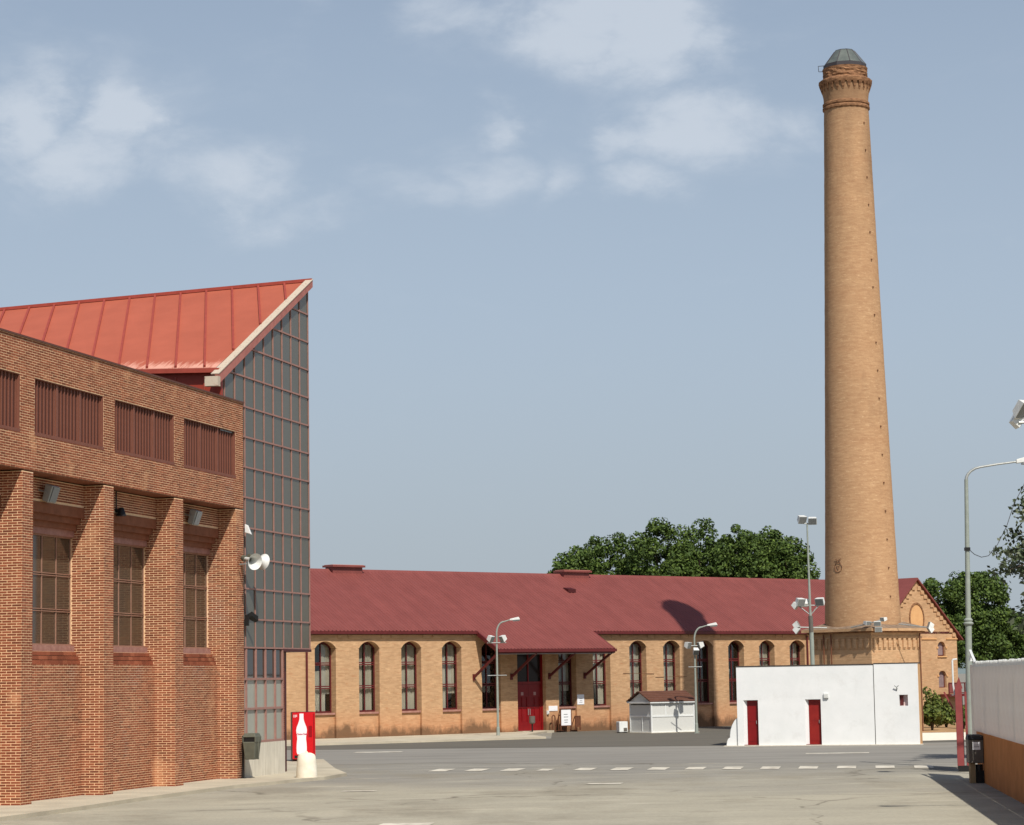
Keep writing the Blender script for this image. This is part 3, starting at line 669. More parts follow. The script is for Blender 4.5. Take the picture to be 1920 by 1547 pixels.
# ------------------------------------------------------------------ long factory hall
fac = thing('factory_hall', 'long single storey yellow brick factory hall with a maroon sheet roof and arched windows', 'building', FM.O, FM.az)
WU = [.02, 2.89, 5.73, 8.54, 11.34, None, 17.0, 19.66, 22.55, 25.3, 28.1, 30.78, 33.49, 36.22]
WU = [u for u in WU if u is not None]; OW = 1.36
SILL, SPR, CRN, TOPZ = 1.42, 4.77, 5.13, 5.75
def segz(f):          # height of a segmental arch at f in -1..1
    hw, r_ = OW/2, CRN-SPR; R_ = (hw*hw+r_*r_)/(2*r_); return SPR+r_-R_+math.sqrt(R_*R_-(f*hw)**2)
wl = MB(); DEP = -.5
bayrec = -.16
openings = [(u, u+OW, 'w') for u in WU]+[(13.92, 16.02, 'd')]
openings.sort(); prev = -14.0
for a, b, kd in openings:
    wl.box(prev, a, DEP, 0, -.6, TOPZ); prev = b
    if kd == 'd': wl.box(a, b, DEP, 0, 4.55, TOPZ); continue
    wl.box(a, b, DEP, bayrec, -.6, SILL)
    n = 12; arc = [(a+(b-a)*i/n, segz(2*i/n-1)) for i in range(n+1)]
    for (x0, z0), (x1, z1) in zip(arc, arc[1:]):
        wl.hexa([(x0, DEP, z0), (x1, DEP, z1), (x1, 0, z1), (x0, 0, z0), (x0, DEP, TOPZ), (x1, DEP, TOPZ), (x1, 0, TOPZ), (x0, 0, TOPZ)])
wl.box(prev, 52, DEP, 0, -.6, TOPZ)
part('wall', wl, M['yellow'], fac)
for a, b, kd in openings:       # proud brick strip over each pier and a ring of brick round each arch
    if kd == 'w':
        n = 12; arc = [(a+(b-a)*i/n, segz(2*i/n-1)) for i in range(n+1)]
        cx_, cz_ = (a+b)/2, SPR; ms = MB()
        out = [(cx_+(x-cx_)*1.12, cz_+(z-cz_)*1.25) for x, z in arc]
        for (p, q, r_, s_) in zip(arc, arc[1:], out, out[1:]):
            ms.hexa([(p[0], -.02, p[1]), (q[0], -.02, q[1]), (q[0], .02, q[1]), (p[0], .02, p[1]), (r_[0], -.02, r_[1]), (s_[0], -.02, s_[1]), (s_[0], .02, s_[1]), (r_[0], .02, r_[1])])
        part('arch_ring', ms, M['yellow_plain'], fac)
e0 = -14
for a, b, kd in openings+[(52, 52, 'e')]:
    m_ = (e0+a)/2
    for p_, q_ in ((e0+.12, m_-.05), (m_+.05, a-.12)): part('brick_frieze', MB().box(p_, q_, -.02, .035, 5.28, 5.6), M['yellow_plain'], fac)
    e0 = b
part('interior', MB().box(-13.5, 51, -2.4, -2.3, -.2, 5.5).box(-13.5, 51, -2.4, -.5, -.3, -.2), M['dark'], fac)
# back wall, ends, roof
RZ = lambda o: 5.75-.566*o
part('back_wall', MB().box(-14, 52, -12.4, -12.0, -.6, 5.7), M['yellow_plain'], fac)
rf = MB()
def ribbed(u0, u1, oA, oB, zf, pitch=.25):
    n = int(round((u1-u0)/pitch)); pr = []
    for i in range(n):
        x = u0+(u1-u0)*i/n; w = (u1-u0)/n
        pr += [(x, 0), (x+w*.62, 0), (x+w*.72, .035), (x+w*.9, .035)]
    pr.append((u1, 0)); b0 = len(pr)
    vs_ = [(x, oA, zf(oA)+h) for x, h in pr]+[(x, oB, zf(oB)+h) for x, h in pr]
    rf.add(vs_, [(i, i+1, b0+i+1, b0+i) for i in range(b0-1)])
RO, EO, CO, CU0, CU1 = -6.1, .15, 1.95, 10.88, 19.55
ribbed(-14.4, CU0, EO, RO, RZ); ribbed(CU0, CU1, CO, RO, RZ); ribbed(CU1, 52.4, EO, RO, RZ)
ribbed(-14.4, 52.4, -12.35, RO, lambda o: RZ(RO)-.566*(RO-o), .5)
part('roof', rf, M['red_roof'], fac, fixn=False)
for a, b, o in ((-14.4, CU0, EO), (CU1, 52.4, EO)): part('gutter', MB().box(a, b, o-.02, o+.15, RZ(o)-.16, RZ(o)-.01), M['maroon'], fac)
part('gutter', MB().box(CU0-.05, CU1+.05, CO-.01, CO+.15, RZ(CO)-.17, RZ(CO)-.01), M['maroon'], fac)
part('fascia', MB().box(CU0-.05, CU1+.05, CO-.08, CO-.012, RZ(CO)-.25, RZ(CO)-.03), M['maroon'], fac)
for a, b in ((-14.4, CU0), (CU1, 52.4)): part('eave_soffit', MB().box(a, b, .0, EO-.03, RZ(0)-.28, RZ(0)-.2), M['maroon_dark'], fac)
part('ridge_cap', MB().hexa([(-14.4, RO-.18, 9.1), (52.4, RO-.18, 9.1), (52.4, RO+.18, 9.1), (-14.4, RO+.18, 9.1), (-14.4, RO-.04, 9.27), (52.4, RO-.04, 9.27), (52.4, RO+.04, 9.27), (-14.4, RO+.04, 9.27)]), M['red_roof'], fac)
for u in (5.4, 22.65):
    v = MB().box(u+.1, u+2.15, -6.45, -5.75, 8.95, 9.36).box(u, u+2.25, -6.6, -5.6, 9.36, 9.47, 0).box(u+.05, u+2.2, -6.5, -5.7, 9.472, 9.5, 1)
    part('ridge_vent', v, [M['red_roof'], mat('pale_red_metal', lin(190, 130, 116), rough=.5)], fac)
def slab(u0, u1, o0, o1, d0, d1): return MB().hexa([(u0, o0, RZ(o0)+d0), (u1, o0, RZ(o0)+d0), (u1, o1, RZ(o1)+d0), (u0, o1, RZ(o1)+d0), (u0, o0, RZ(o0)+d1), (u1, o0, RZ(o0)+d1), (u1, o1, RZ(o1)+d1), (u0, o1, RZ(o1)+d1)])
part('canopy', slab(CU0+.06, CU1-.06, .0, CO-.1, -.2, -.1), M['maroon'], fac)
for u in (CU0, CU1): part('barge_board', slab(u-.05, u+.05, .17, CO, -.22, .03), M['maroon'], fac)
for u, u2 in ((10.74, 10.95), (13.46, 13.72), (16.28, 16.6), (18.98, 19.4)):
    part('strut', MB().beam((u, .04, 3.14), (u2, 1.85, 4.42), .11, .12).box(u-.07, u+.07, 0, .08, 2.97, 3.32), M['maroon'], fac)
part('canopy_edge_strip', MB().box(CU0, CU1, CO-.1, CO-.082, RZ(CO)-.29, RZ(CO)-.24), M['galv'], fac)
# windows of the factory: frame > panes, curtains
RANDC = ['left_tie', 'full', 'full', 'full', 'none', 'full', 'tie', 'full', 'full', 'none', 'right', 'full', 'full', 'none']
def arcz(x, a, b): return segz(2*(x-a)/(b-a)-1)
def fac_window(u, style):
    a, b = u, u+OW; o = -.42; fr = MB()
    fr.box(a, a+.07, o-.06, o, SILL, SPR+.05).box(b-.07, b, o-.06, o, SILL, SPR+.05).box(a+.07, b-.07, o-.06, o, SILL, SILL+.09)
    for z in (2.74, 3.96): fr.box(a+.07, b-.07, o-.05, o+.015, z-.08, z-.02).box(a+.07, b-.07, o-.05, o+.015, z+.02, z+.08)
    mid = (a+b)/2; fr.box(mid-.03, mid+.03, o-.05, o+.005, SILL+.09, CRN-.05)
    n = 10; xs = [a+(b-a)*i/n for i in range(n+1)]
    for x0, x1 in zip(xs, xs[1:]): fr.hexa([(x0, o-.06, arcz(x0, a, b)-.1), (x1, o-.06, arcz(x1, a, b)-.1), (x1, o, arcz(x1, a, b)-.1), (x0, o, arcz(x0, a, b)-.1), (x0, o-.06, arcz(x0, a, b)+.02), (x1, o-.06, arcz(x1, a, b)+.02), (x1, o, arcz(x1, a, b)+.02), (x0, o, arcz(x0, a, b)+.02)])
    w = part('window', fr, M['maroon'], fac)
    for (x0, x1) in ((a+.07, mid-.03), (mid+.03, b-.07)):
        for z0, z1 in ((SILL+.09, 2.66), (2.82, 3.88), (4.04, SPR+.22)):
            t1 = random.uniform(-.006, .006)
            part('pane', MB().hexa([(x0, o-.04, z0), (x1, o-.04+t1, z0), (x1, o-.03+t1, z0), (x0, o-.03, z0), (x0, o-.04, z1), (x1, o-.04+t1, z1), (x1, o-.03+t1, z1), (x0, o-.03, z1)]), M['clear'], w)
    def curtain(x0, x1, z0, z1, y=-.62, tie=0):
        n = 26; top_, bot = [], []
        for i in range(n+1):
            f = i/n; x = x0+(x1-x0)*f; d = .035*math.sin(f*n*1.25+u)+.02*math.sin(f*9+u*3)
            top_.append((x, y+d, z1)); xb = x if not tie else (x0+(x1-x0)*f*.42 if tie < 0 else x1-(x1-x0)*(1-f)*.42)
            bot.append((xb, y+d*1.1, z0))
        mb = MB(); vs_ = top_+bot; mb.add(vs_, [(i, i+1, n+2+i, n+1+i) for i in range(n)])
        part('curtain', mb, M['curtain'], w, fixn=False, smooth=True)
    if style == 'full':
        zb = random.choice([1.5, 1.5, 2.1, 1.5]); curtain(a+.05, mid+.02, zb, 4.95); curtain(mid+.06, b-.05, random.choice([zb, zb, 2.3]), 4.95)
    elif style == 'left_tie': curtain(a-.05, b-.3, 1.45, 3.6, -.62, 1); curtain(mid+.1, b-.03, 2.4, 4.98, -.6, 0); curtain(a+.1, b-.35, 1.5, 2.7, -.64, -1)
    elif style == 'tie': curtain(a+.05, b-.05, 1.5, 4.95, -.62, 1)
    elif style == 'right': curtain(a+.05, mid, 1.5, 3.4, -.62, -1)
    part('window_sill', MB().box(a-.04, b-.02, -.4, bayrec+.1, SILL-.1, SILL+.0), M['sill'], fac)
for u, s_ in zip(WU, RANDC): fac_window(u, s_)
# door
dr = MB().box(13.92, 14.04, -.4, -.26, .0, 4.55).box(15.9, 16.02, -.4, -.26, .0, 4.55).box(14.04, 15.9, -.4, -.26, 2.72, 2.86).box(14.04, 15.9, -.4, -.26, 4.43, 4.55).box(14.94, 15.0, -.38, -.28, 2.86, 4.43)
dframe = part('door_frame', dr, M['red_door'], fac)
part('pane', MB().box(14.04, 14.94, -.35, -.34, 2.86, 4.43), M['darkglass'], dframe); part('pane', MB().box(15.0, 15.9, -.35, -.34, 2.86, 4.43), M['darkglass'], dframe)
for a, b in ((14.045, 14.965), (14.975, 15.895)):
    d = MB().box(a, b, -.36, -.33, .08, 2.71).box(a, a+.1, -.33, -.29, .08, 2.71).box(b-.1, b, -.33, -.29, .08, 2.71)
    for z0, z1 in ((.08, .62), (1.4, 1.47), (2.0, 2.71)): d.box(a+.1, b-.1, -.33, -.292, z0, z1)
    d.box((a+b)/2-.02, (a+b)/2+.02, -.33, -.295, .62, 2.0)
    dd = part('door', d, M['red_door'], fac)
    part('handle', MB().tube([((b-.06) if a < 14.5 else (a+.06), -.25, 1.0), ((b-.06) if a < 14.5 else (a+.06), -.25, 1.35)], .018, 8), M['galv'], dd)
    part('notice', MB().box((a+b)/2-.09, (a+b)/2+.09, -.2915, -.288, 2.1, 2.28), mat('faded_paper', lin(170, 130, 126), rough=.8), dd)
part('door_step', MB().box(13.8, 16.15, -.3, .5, .0, .13), M['pave'], fac)
for u_ in (37.75, -.55): part('downpipe', MB().tube([(u_, .09, 0), (u_, .09, 5.4)], .055, 8), M['maroon'], fac)
part('conduit', MB().tube([(22.0, .03, 3.25), (24.5, .03, 3.2)], .012, 5).tube([(24.6, .03, 3.0), (27.2, .03, 3.0)], .012, 5), M['rail'], fac)
part('roof_hatch', MB().hexa([(21.5, -4.45, RZ(-4.45)+.04), (22.1, -4.45, RZ(-4.45)+.04), (22.1, -4.0, RZ(-4.0)+.04), (21.5, -4.0, RZ(-4.0)+.04), (21.5, -4.45, RZ(-4.45)+.1), (22.1, -4.45, RZ(-4.45)+.1), (22.1, -4.0, RZ(-4.0)+.24), (21.5, -4.0, RZ(-4.0)+.24)]), M['maroon_dark'], fac)
def plaque(label, u0, u1, z0, z1, lines):
    t = thing('wall_sign', label, 'sign', FM.w((u0+u1)/2, .0, (z0+z1)/2), FM.az); w, h = (u1-u0)/2, (z1-z0)/2
    part('board', MB().box(-w, w, 0.0, .03, -h, h), M['white_gloss'], t)
    if lines: part('print', MB().box(-w*.4, w*.5, .031, .033, h*.1, h*.22).box(-w*.3, w*.4, .031, .033, -h*.3, -h*.2).box(-w*.5, w*.5, .031, .033, -h*.62, -h*.54), M['ink'], t)
plaque('blank cream wide plaque on the wall right of the red factory door', 16.2, 16.85, 1.2, 1.48, False)
plaque('tall white notice board on the wall between two windows right of the red door', 18.38, 18.9, 1.52, 2.08, True)
def aboard(label, u, off, w, h, m, lines, cat):
    t = thing('display_board', label, cat, FM.w(u, off, .1), FM.az)
    part('frame', MB().box(-w, -w+.05, -.03, .03, 0, h).box(w-.05, w, -.03, .03, 0, h).box(-w+.05, w-.05, -.03, .03, h-.05, h).box(-w+.05, w-.05, -.03, .03, h*.2, h*.2+.04).beam((-w+.02, -.03, h), (-w+.02, -.45, 0), .04, .03).beam((w-.02, -.03, h), (w-.02, -.45, 0), .04, .03), M['rail'], t)
    part('panel', MB().box(-w+.05, w-.05, -.012, .012, h*.2+.04, h-.05), m, t)
    if lines: part('print', MB().box(-w*.4, w*.3, .0125, .015, h*.72, h*.75).box(-w*.4, w*.4, .0125, .015, h*.6, h*.63).box(-w*.35, w*.35, .0125, .015, h*.46, h*.49).box(-w*.3, w*.3, .0125, .015, h*.36, h*.39), M['ink'], t)
aboard('white information board in a brown frame standing by the bicycle rack', 17.0, .55, .42, 1.22, M['white_gloss'], True, 'board')
aboard('small dark easel board beside the white information board', 17.95, .5, .2, .8, M['rail'], False, 'board')
for u, nm in ((16.25, 'left'), (16.75, 'right')):
    t = thing('bicycle_rack', 'rusty bicycle hoop nearest the red factory door' if nm == 'left' else 'rusty bicycle hoop next to the white information board', 'bicycle rack', FM.w(u, .35, .1), FM.az, 'bicycle hoops by the red door')
    pts = [(-.11, 0, 0), (-.11, 0, .75)]+[(-.11*math.cos(PI*i/8), 0, .75+.11*math.sin(PI*i/8)) for i in range(1, 8)]+[(.11, 0, .75), (.11, 0, 0)]
    part('hoop', MB().tube(pts, .032, 8), M['rail'], t, smooth=True)
    part('foot', MB().box(-.2, .2, -.06, .06, 0, .02), M['rail'], t)
t = thing('outdoor_ashtray', 'slim dark litter post standing before the red factory door', 'litter bin', FM.w(14.3, .75, .0), FM.az)
part('post', MB().tube([(0, 0, 0), (0, 0, .55)], .04, 8).box(-.13, .13, -.13, .13, 0, .03), M['black'], t)
part('bowl', MB().lathe([(.08, .52), (.17, .6), (.17, .95), (.15, .96)], 14), M['bindark'], t)
t = thing('hose_reel', 'small white wall box on the right jamb of the red factory door', 'box', FM.w(16.1, .0, 1.1), FM.az)
part('box', MB().box(-.07, .07, 0, .1, -.09, .12), M['whitepaint'], t, bevel=.01); part('spout', MB().box(-.03, .03, .1, .13, -.07, -.03), M['galv'], t)

# ------------------------------------------------------------------ gabled wing at the far right
gab = thing('gabled_house', 'yellow brick gable house with stepped brick trim and an oval blind window behind the chimney', 'building', FM.O, FM.az)
UC, UH, GE, GA = 48.1, 4.0, 5.45, 8.98
gl = UC-UH; gr = UC+UH
g = MB(); OPS = [(50.12, 50.86, 4.05, 4.72, 5.04), (50.17, 50.9, 2.3, 2.85, 3.08)]
def zslope(u): return GA-(GA-GE)*abs(u-UC)/UH
us = [gl, 50.12, 50.9, gr]
g.prism([(gl, .3, -.8), (50.12, .3, -.8), (50.12, .3, zslope(50.12)), (UC, .3, GA), (gl, .3, GE)], (0, -.2, 0))
g.prism([(50.9, .3, -.8), (gr, .3, -.8), (gr, .3, GE), (50.9, .3, zslope(50.9))], (0, -.2, 0))
for (a, b, z0, z1) in ((50.12, 50.9, -.8, 2.0), (50.12, 50.9, 3.1, 4.05)): g.box(a, b, .1, .3, z0, z1)
g.prism([(50.12, .3, 5.05), (50.9, .3, 5.05), (50.9, .3, zslope(50.9)), (50.12, .3, zslope(50.12))], (0, -.2, 0))
for (z0, zs_) in ((4.72, 5.05), (2.82, 3.1)):
    n = 8
    for i in range(n):
        x0, x1 = 50.12+.78*i/n, 50.12+.78*(i+1)/n; h = lambda x: z0+.28*math.sqrt(max(0, 1-((x-50.51)/.39)**2))
        g.hexa([(x0, .1, h(x0)), (x1, .1, h(x1)), (x1, .3, h(x1)), (x0, .3, h(x0)), (x0, .1, zs_), (x1, .1, zs_), (x1, .3, zs_), (x0, .3, zs_)])
g.box(gl, gr, -20, -19.7, -.8, GE); g.box(gr-.35, gr, -19.7, -.1, -.8, GE); g.box(gl, gl+.35, -19.7, -.1, -.8, GE)
part('wall', g, M['yellow_plain'], gab)
part('interior', MB().box(gl+.4, gr-.4, -1.2, -1.1, -.8, 5.4), M['dark'], gab)
st = MB()
for sgn in (-1, 1):
    for k in range(12):
        u0 = UC+sgn*(.12+k*.31); z = GA-.62-k*.2745
        part('stepped_brick', MB().box(min(u0, u0+sgn*.31), max(u0, u0+sgn*.31), .29, .37, z-.02, zslope(u0+sgn*.31)-.005), M['yellow_plain'], gab)
bn = MB().box(50.0-1.5, 50.02, .29, .36, 5.14, 5.22).box(50.98, gr+.02, .29, .36, 5.14, 5.22)
for z in (4.55, 2.72): bn.box(49.98, 50.12, .29, .36, z, z+.12).box(50.9, 51.04, .29, .36, z, z+.12)
bn.box(50.05, 50.98, .29, .38, 3.98, 4.06)
part('brick_band', bn, M['plaster'], gab)
ov = MB(); n = 28; el = lambda k, s, o: (UC-.03+.66*s*math.cos(2*PI*k/n), o, 6.5+.72*s*1.28*math.sin(2*PI*k/n))
for k in range(n):
    ov.add([el(k, 1, .29), el(k+1, 1, .29), el(k+1, 1.13, .29), el(k, 1.13, .29), el(k, 1, .36), el(k+1, 1, .36), el(k+1, 1.13, .36), el(k, 1.13, .36)], [(4, 5, 6, 7), (0, 1, 5, 4), (3, 2, 6, 7)])
part('oval_surround', ov, M['dark_brick'], gab)
part('oval_panel', MB().prism([el(k, 1, .301) for k in range(n)], (0, .012, 0)), M['plaster'], gab)
r = MB()
for sgn in (-1, 1):
    e = UC+sgn*(UH+.45); ze = GE-.38
    r.prism([(UC, .5, GA+.05), (e, .5, ze), (e, .5, ze+.1), (UC, .5, GA+.17)], (0, -20.8, 0))
part('roof', r, M['red_roof'], gab)
for (z0, z1, s_) in ((4.08, 5.0, 0), (2.0, 3.1, 1)):
    w = part('window', MB().box(50.12, 50.17, .08, .14, z0, z1-.25).box(50.85, 50.9, .08, .14, z0, z1-.25).box(50.17, 50.85, .08, .14, z0, z0+.05), M['maroon'], gab)
    part('pane', MB().box(50.17, 50.85, .085, .1, z0+.05, z1), M['shutter'], w)
# balcony with red rail
bal = MB().box(50.1, 52.7, .3, 1.15, 1.42, 1.58)
part('balcony', bal, M['maroon'], gab)
bl = MB()
for u in (50.12, 51.3, 51.75, 52.66): bl.box(u-.035, u+.035, 1.08, 1.14, 1.58, 2.25)
bl.box(50.1, 52.7, 1.08, 1.14, 2.25, 2.32).box(50.1, 52.7, 1.08, 1.14, 1.62, 1.68)
part('balcony_rail', bl, M['maroon'], gab); part('balcony_panel', MB().box(50.16, 51.26, 1.1, 1.12, 1.68, 2.25), M['red_roof'], gab)
part('doorway', MB().box(50.3, 51.1, .301, .32, -.6, 1.0), M['dark'], gab)

# ------------------------------------------------------------------ white hut with red doors
hut = thing('white_hut', 'flat roofed white rendered hut with two narrow red doors', 'building', FW.O, FW.az)
h = MB(); H = 3.36; RV = -.22
h.box(0, .27, RV, 0, -.2, H).box(.9, 2.91, RV, 0, -.2, H).box(3.58, 5.825, RV, 0, -.2, H)
for a, b in ((.27, .9), (2.91, 3.58)): h.box(a, b, RV, 0, 1.95, H).box(a, b, RV, -.02, -.2, .05)
for a in (.27, 2.91): h.prism([(a, 0, .05), (a+.15, RV, .05), (a, RV, .05)], (0, 0, 1.9))
h.box(0, 5.825, -3.2, RV-.08, -.2, H-.08)
part('wall', h, M['white'], hut)
h2 = MB().box(5.86, 6.89, RV, .02, -.2, H+.03).box(7.25, 7.7, RV, .02, -.2, H+.03).box(6.89, 7.25, RV, .02, -.2, 1.63).box(6.89, 7.25, RV, .02, 2.09, H+.03).box(5.86, 7.66, -1.0, RV-.08, -.2, H-.05)
part('end_wall', h2, M['white'], hut, label='slightly taller white end bay with a small square window')
part('side_wall', MB().box(7.66, 7.705, -1.0, RV, -.2, H+.03).box(7.701, 7.715, RV, .015, -.2, H+.02), M['plaster'], hut, label='bare ochre side of the white hut')
part('joint', MB().box(5.825, 5.86, -3.0, -.03, -.2, H-.02), M['bindark'], hut)
part('roof_edge', MB().box(-.02, 5.85, -3.22, .015, H, H+.05).box(5.85, 7.72, -1.05, .03, H+.03, H+.075), mat('dark_roof_felt', lin(74, 66, 60), rough=.9), hut)
for a, b, tone in ((.27, .9, M['red_door']), (2.91, 3.58, mat('faded_red_door_paint', lin(140, 34, 28), lin(128, 28, 24), 3, rough=.45))):
    d = part('door', MB().box(a+.13, b-.01, RV+.0, RV+.04, .06, 1.93).box(a+.2, b-.08, RV+.04, RV+.05, .2, .9).box(a+.2, b-.08, RV+.04, RV+.05, 1.05, 1.8), tone, hut)
    part('handle', MB().tube([(b-.1, RV+.06, .95), (b-.1, RV+.1, .95), (b-.1, RV+.1, 1.08)], .012, 6), M['galv'], d)
    part('threshold', MB().box(a, b, RV, .0, .05, .065), M['gate'], hut)
sh = part('window', MB().box(6.89, 7.25, RV, RV+.03, 1.63, 2.09), mat('pale_pink_board', lin(214, 188, 184), rough=.8), hut)
part('shutter', MB().hexa([(6.9, -.18, 1.64), (7.06, -.1, 1.64), (7.06, -.08, 1.64), (6.9, -.16, 1.64), (6.9, -.18, 2.07), (7.06, -.1, 2.07), (7.06, -.08, 2.07), (6.9, -.16, 2.07)]), M['maroon'], sh)
cb = MB(); pr = [(0, 1.2), (-.06, 1.18), (-.16, 1.08), (-.26, .9), (-.33, .7), (-.36, .5), (-.37, .36), (-.45, .32), (-.5, .2), (-.52, .05), (-.52, -.1), (0, -.1)]
cb.prism([(x, -.1, z) for x, z in pr], (0, -1.3, 0))
part('buttress', cb, M['white'], hut, bevel=.02)
part('base_lip', MB().box(-.6, 7.8, -.4, .12, -.1, .035), M['concrete'], hut)
t = thing('wall_lamp', 'small white square lamp on the white hut above the right red door', 'lamp', FW.w(3.82, 0, 2.1), FW.az)
part('housing', MB().box(-.11, .11, 0, .09, -.11, .11), M['whitepaint'], t, bevel=.02); part('lens', MB().box(-.08, .08, .09, .1, -.09, .05), M['kioskmesh'], t)
t = thing('wall_bracket', 'small pale bracket on the white hut over its square window', 'bracket', FW.w(6.8, .02, 2.36), FW.az)
part('arm', MB().beam((0, .0, -.1), (0, .08, .04), .03, .03).beam((0, .08, .04), (-.09, .1, .12), .03, .03).beam((0, .08, .04), (.09, .1, .12), .03, .03), M['galv'], t)

# ------------------------------------------------------------------ chimney
CX, CY = 17.94, 124.0
ch = thing('brick_chimney', 'tall tapering round yellow brick chimney on a square corbelled base', 'chimney', (CX, CY, 0))
def rad(z): return 1.94+(1.17-1.94)*((z-5.8)/(32.6-5.8))**.93 if z > 5.8 else 1.94
zs = [5.2]+[5.8+i*(32.6-5.8)/40 for i in range(41)]
part('shaft', MB().lathe([(rad(z), z) for z in zs], 72, jit=lambda k, z: .008*math.sin(k*2.1+z*3.7)), M['chimney'], ch, smooth=True)
part('moulding', MB().lathe([(1.17, 32.55), (1.24, 32.62), (1.24, 32.72), (1.18, 32.78), (1.23, 32.84), (1.23, 32.94), (1.16, 33.0)], 64), M['dark_brick'], ch, smooth=True)
part('neck', MB().lathe([(1.16, 32.98), (1.18, 33.3), (1.22, 33.5), (1.26, 33.7), (1.27, 33.98)], 64, jit=lambda k, z: .012*math.sin(k*3.3+z*9)), M['chimney'], ch, smooth=True)
part('crown_ring', MB().lathe([(1.2, 33.9), (1.36, 33.93), (1.4, 34.03), (1.4, 34.13), (1.3, 34.2), (1.22, 34.24)], 64, jit=lambda k, z: .015*math.sin(k*1.7+z*20)), M['dark_brick'], ch, smooth=True)
cm = MB().hexa([(-.04, 1.2, 0), (.04, 1.2, 0), (.03, 1.24, 0), (-.03, 1.24, 0), (-.11, 1.2, .42), (.11, 1.2, .42), (.11, 1.38, .42), (-.11, 1.38, .42)]).mesh('corbel', M['dark_brick'])
for k in range(26):
    o = obj('corbel', cm, ch, (0, 0, 33.52)); o.rotation_euler = (0, 0, 2*PI*k/26)
random.seed(5)
jt = [random.uniform(-.05, .03) for _ in range(4000)]
part('drum', MB().lathe([(1.2, 34.2)]+[(1.17, 34.24+i*.07) for i in range(8)]+[(1.19, 34.82), (.9, 34.84)], 64, jit=lambda k, z: jt[(int(k/2)*37+int(z*14)*101) % 4000] if 34.3 < z < 34.72 else 0), M['dark_brick'], ch)
lt = MB(); n = 10; ra, rb = 1.12, .52; z0, z1 = 35.02, 35.8
for k in range(n):
    a0, a1 = 2*PI*k/n+.2, 2*PI*(k+1)/n+.2
    P_ = [(ra*math.cos(a0), ra*math.sin(a0), z0), (ra*math.cos(a1), ra*math.sin(a1), z0), (rb*math.cos(a1), rb*math.sin(a1), z1), (rb*math.cos(a0), rb*math.sin(a0), z1)]
    part('lantern_pane', MB().prism(P_, (0, 0, .012)), M['lantern'] if 'lantern' in M else M.setdefault('lantern', mat('dull_green_glass', lin(106, 111, 104), lin(86, 91, 87), 2, rough=.2, spec=.5)), ch)
    lt.tube([P_[0], P_[3]], .03, 5)
    for r_, z_, h_ in ((1.13, 34.84, .2), (.5, 35.79, .05)):
        q = [(r_*math.cos(a0), r_*math.sin(a0)), (r_*math.cos(a1), r_*math.sin(a1))]
        lt.hexa([(q[0][0]*.96, q[0][1]*.96, z_), (q[1][0]*.96, q[1][1]*.96, z_), (q[1][0], q[1][1], z_), (q[0][0], q[0][1], z_), (q[0][0]*.96, q[0][1]*.96, z_+h_), (q[1][0]*.96, q[1][1]*.96, z_+h_), (q[1][0], q[1][1], z_+h_), (q[0][0], q[0][1], z_+h_)])
    lt.tube([(1.05*math.cos(a0), 1.05*math.sin(a0), 34.75), (1.05*math.cos(a0), 1.05*math.sin(a0), 34.9)], .035, 5)
lt.prism([(.5*math.cos(2*PI*k/n+.2), .5*math.sin(2*PI*k/n+.2), 35.8) for k in range(n)], (0, 0, .03))
lt.tube([(-1.15, .1, 34.7), (-1.4, .1, 34.7), (-1.42, .1, 35.0), (-1.1, .1, 35.02)], .022, 5)
part('lantern_frame', lt, mat('dark_lead', lin(66, 62, 64), rough=.6), ch)
si = MB().box(-.03, .03, -.02, .06, -.04, .04).mesh('step_iron', mat('rust', lin(120, 84, 60), rough=.8))
for k in range(18):
    z = 6.9+k*1.46; r_ = rad(z); a = math.radians(40)
    o = obj('step_iron', si, ch, (r_*math.sin(a), r_*math.cos(a), z)); o.rotation_euler = (0, 0, a)
an = MB(); az_ = math.radians(-47)
c_, s_ = math.cos(az_), math.sin(az_); r_ = rad(8.5)+.02
def onw(x, z): a = az_+x/r_; return (r_*math.sin(a), r_*math.cos(a), z)
an.tube([onw(.24*math.cos(2*PI*k/20), 8.42+.24*math.sin(2*PI*k/20)) for k in range(21)], .013, 5)
an.tube([onw(-.2, 8.86), onw(0, 8.78), onw(.2, 8.86)], .013, 5).tube([onw(-.17, 8.6), onw(-.06, 8.84)], .011, 5).tube([onw(.17, 8.6), onw(.06, 8.84)], .011, 5).tube([onw(0, 8.3), onw(-.1, 8.5), onw(.1, 8.5), onw(0, 8.3)], .011, 5)
part('wall_anchor', an, M['rail'], ch)
PA = math.radians(45+3); HS = 1.98
pd = thing('chimney_base', 'square yellow brick chimney base with corbel table behind the white hut', 'base', (CX, CY, 0), PI/2)
bpy.data.objects.remove(pd)
def rot(u, o, z): return (u*math.cos(PA)-o*math.sin(PA)+.13, u*math.sin(PA)+o*math.cos(PA), z)
def rbox(mb, a, b, c, d, e, f, k=0, m=0):
    P_ = [(a, c, e), (b, c, e), (b, d, e), (a, d, e), (a, c, f), (b, c, f), (b, d, f), (a, d, f)]
    for _ in range(k): P_ = [(o, -u, z) for u, o, z in P_]
    return mb.hexa([rot(*p) for p in P_], m)
pb = MB(); rbox(pb, -HS, HS, -HS, HS, -.3, 5.05)
part('base', pb, M['yellow_plain'], ch)
cc = MB(); rbox(cc, -HS-.06, HS+.06, -HS-.06, HS+.06, 4.78, 4.86)
rbox(cc, -HS-.16, HS+.16, -HS-.16, HS+.16, 5.051, 5.13, m=1); rbox(cc, -HS-.36, HS+.36, -HS-.36, HS+.36, 5.132, 5.27)
part('cornice', cc, [M['yellow_plain'], M['dark_brick']], ch)
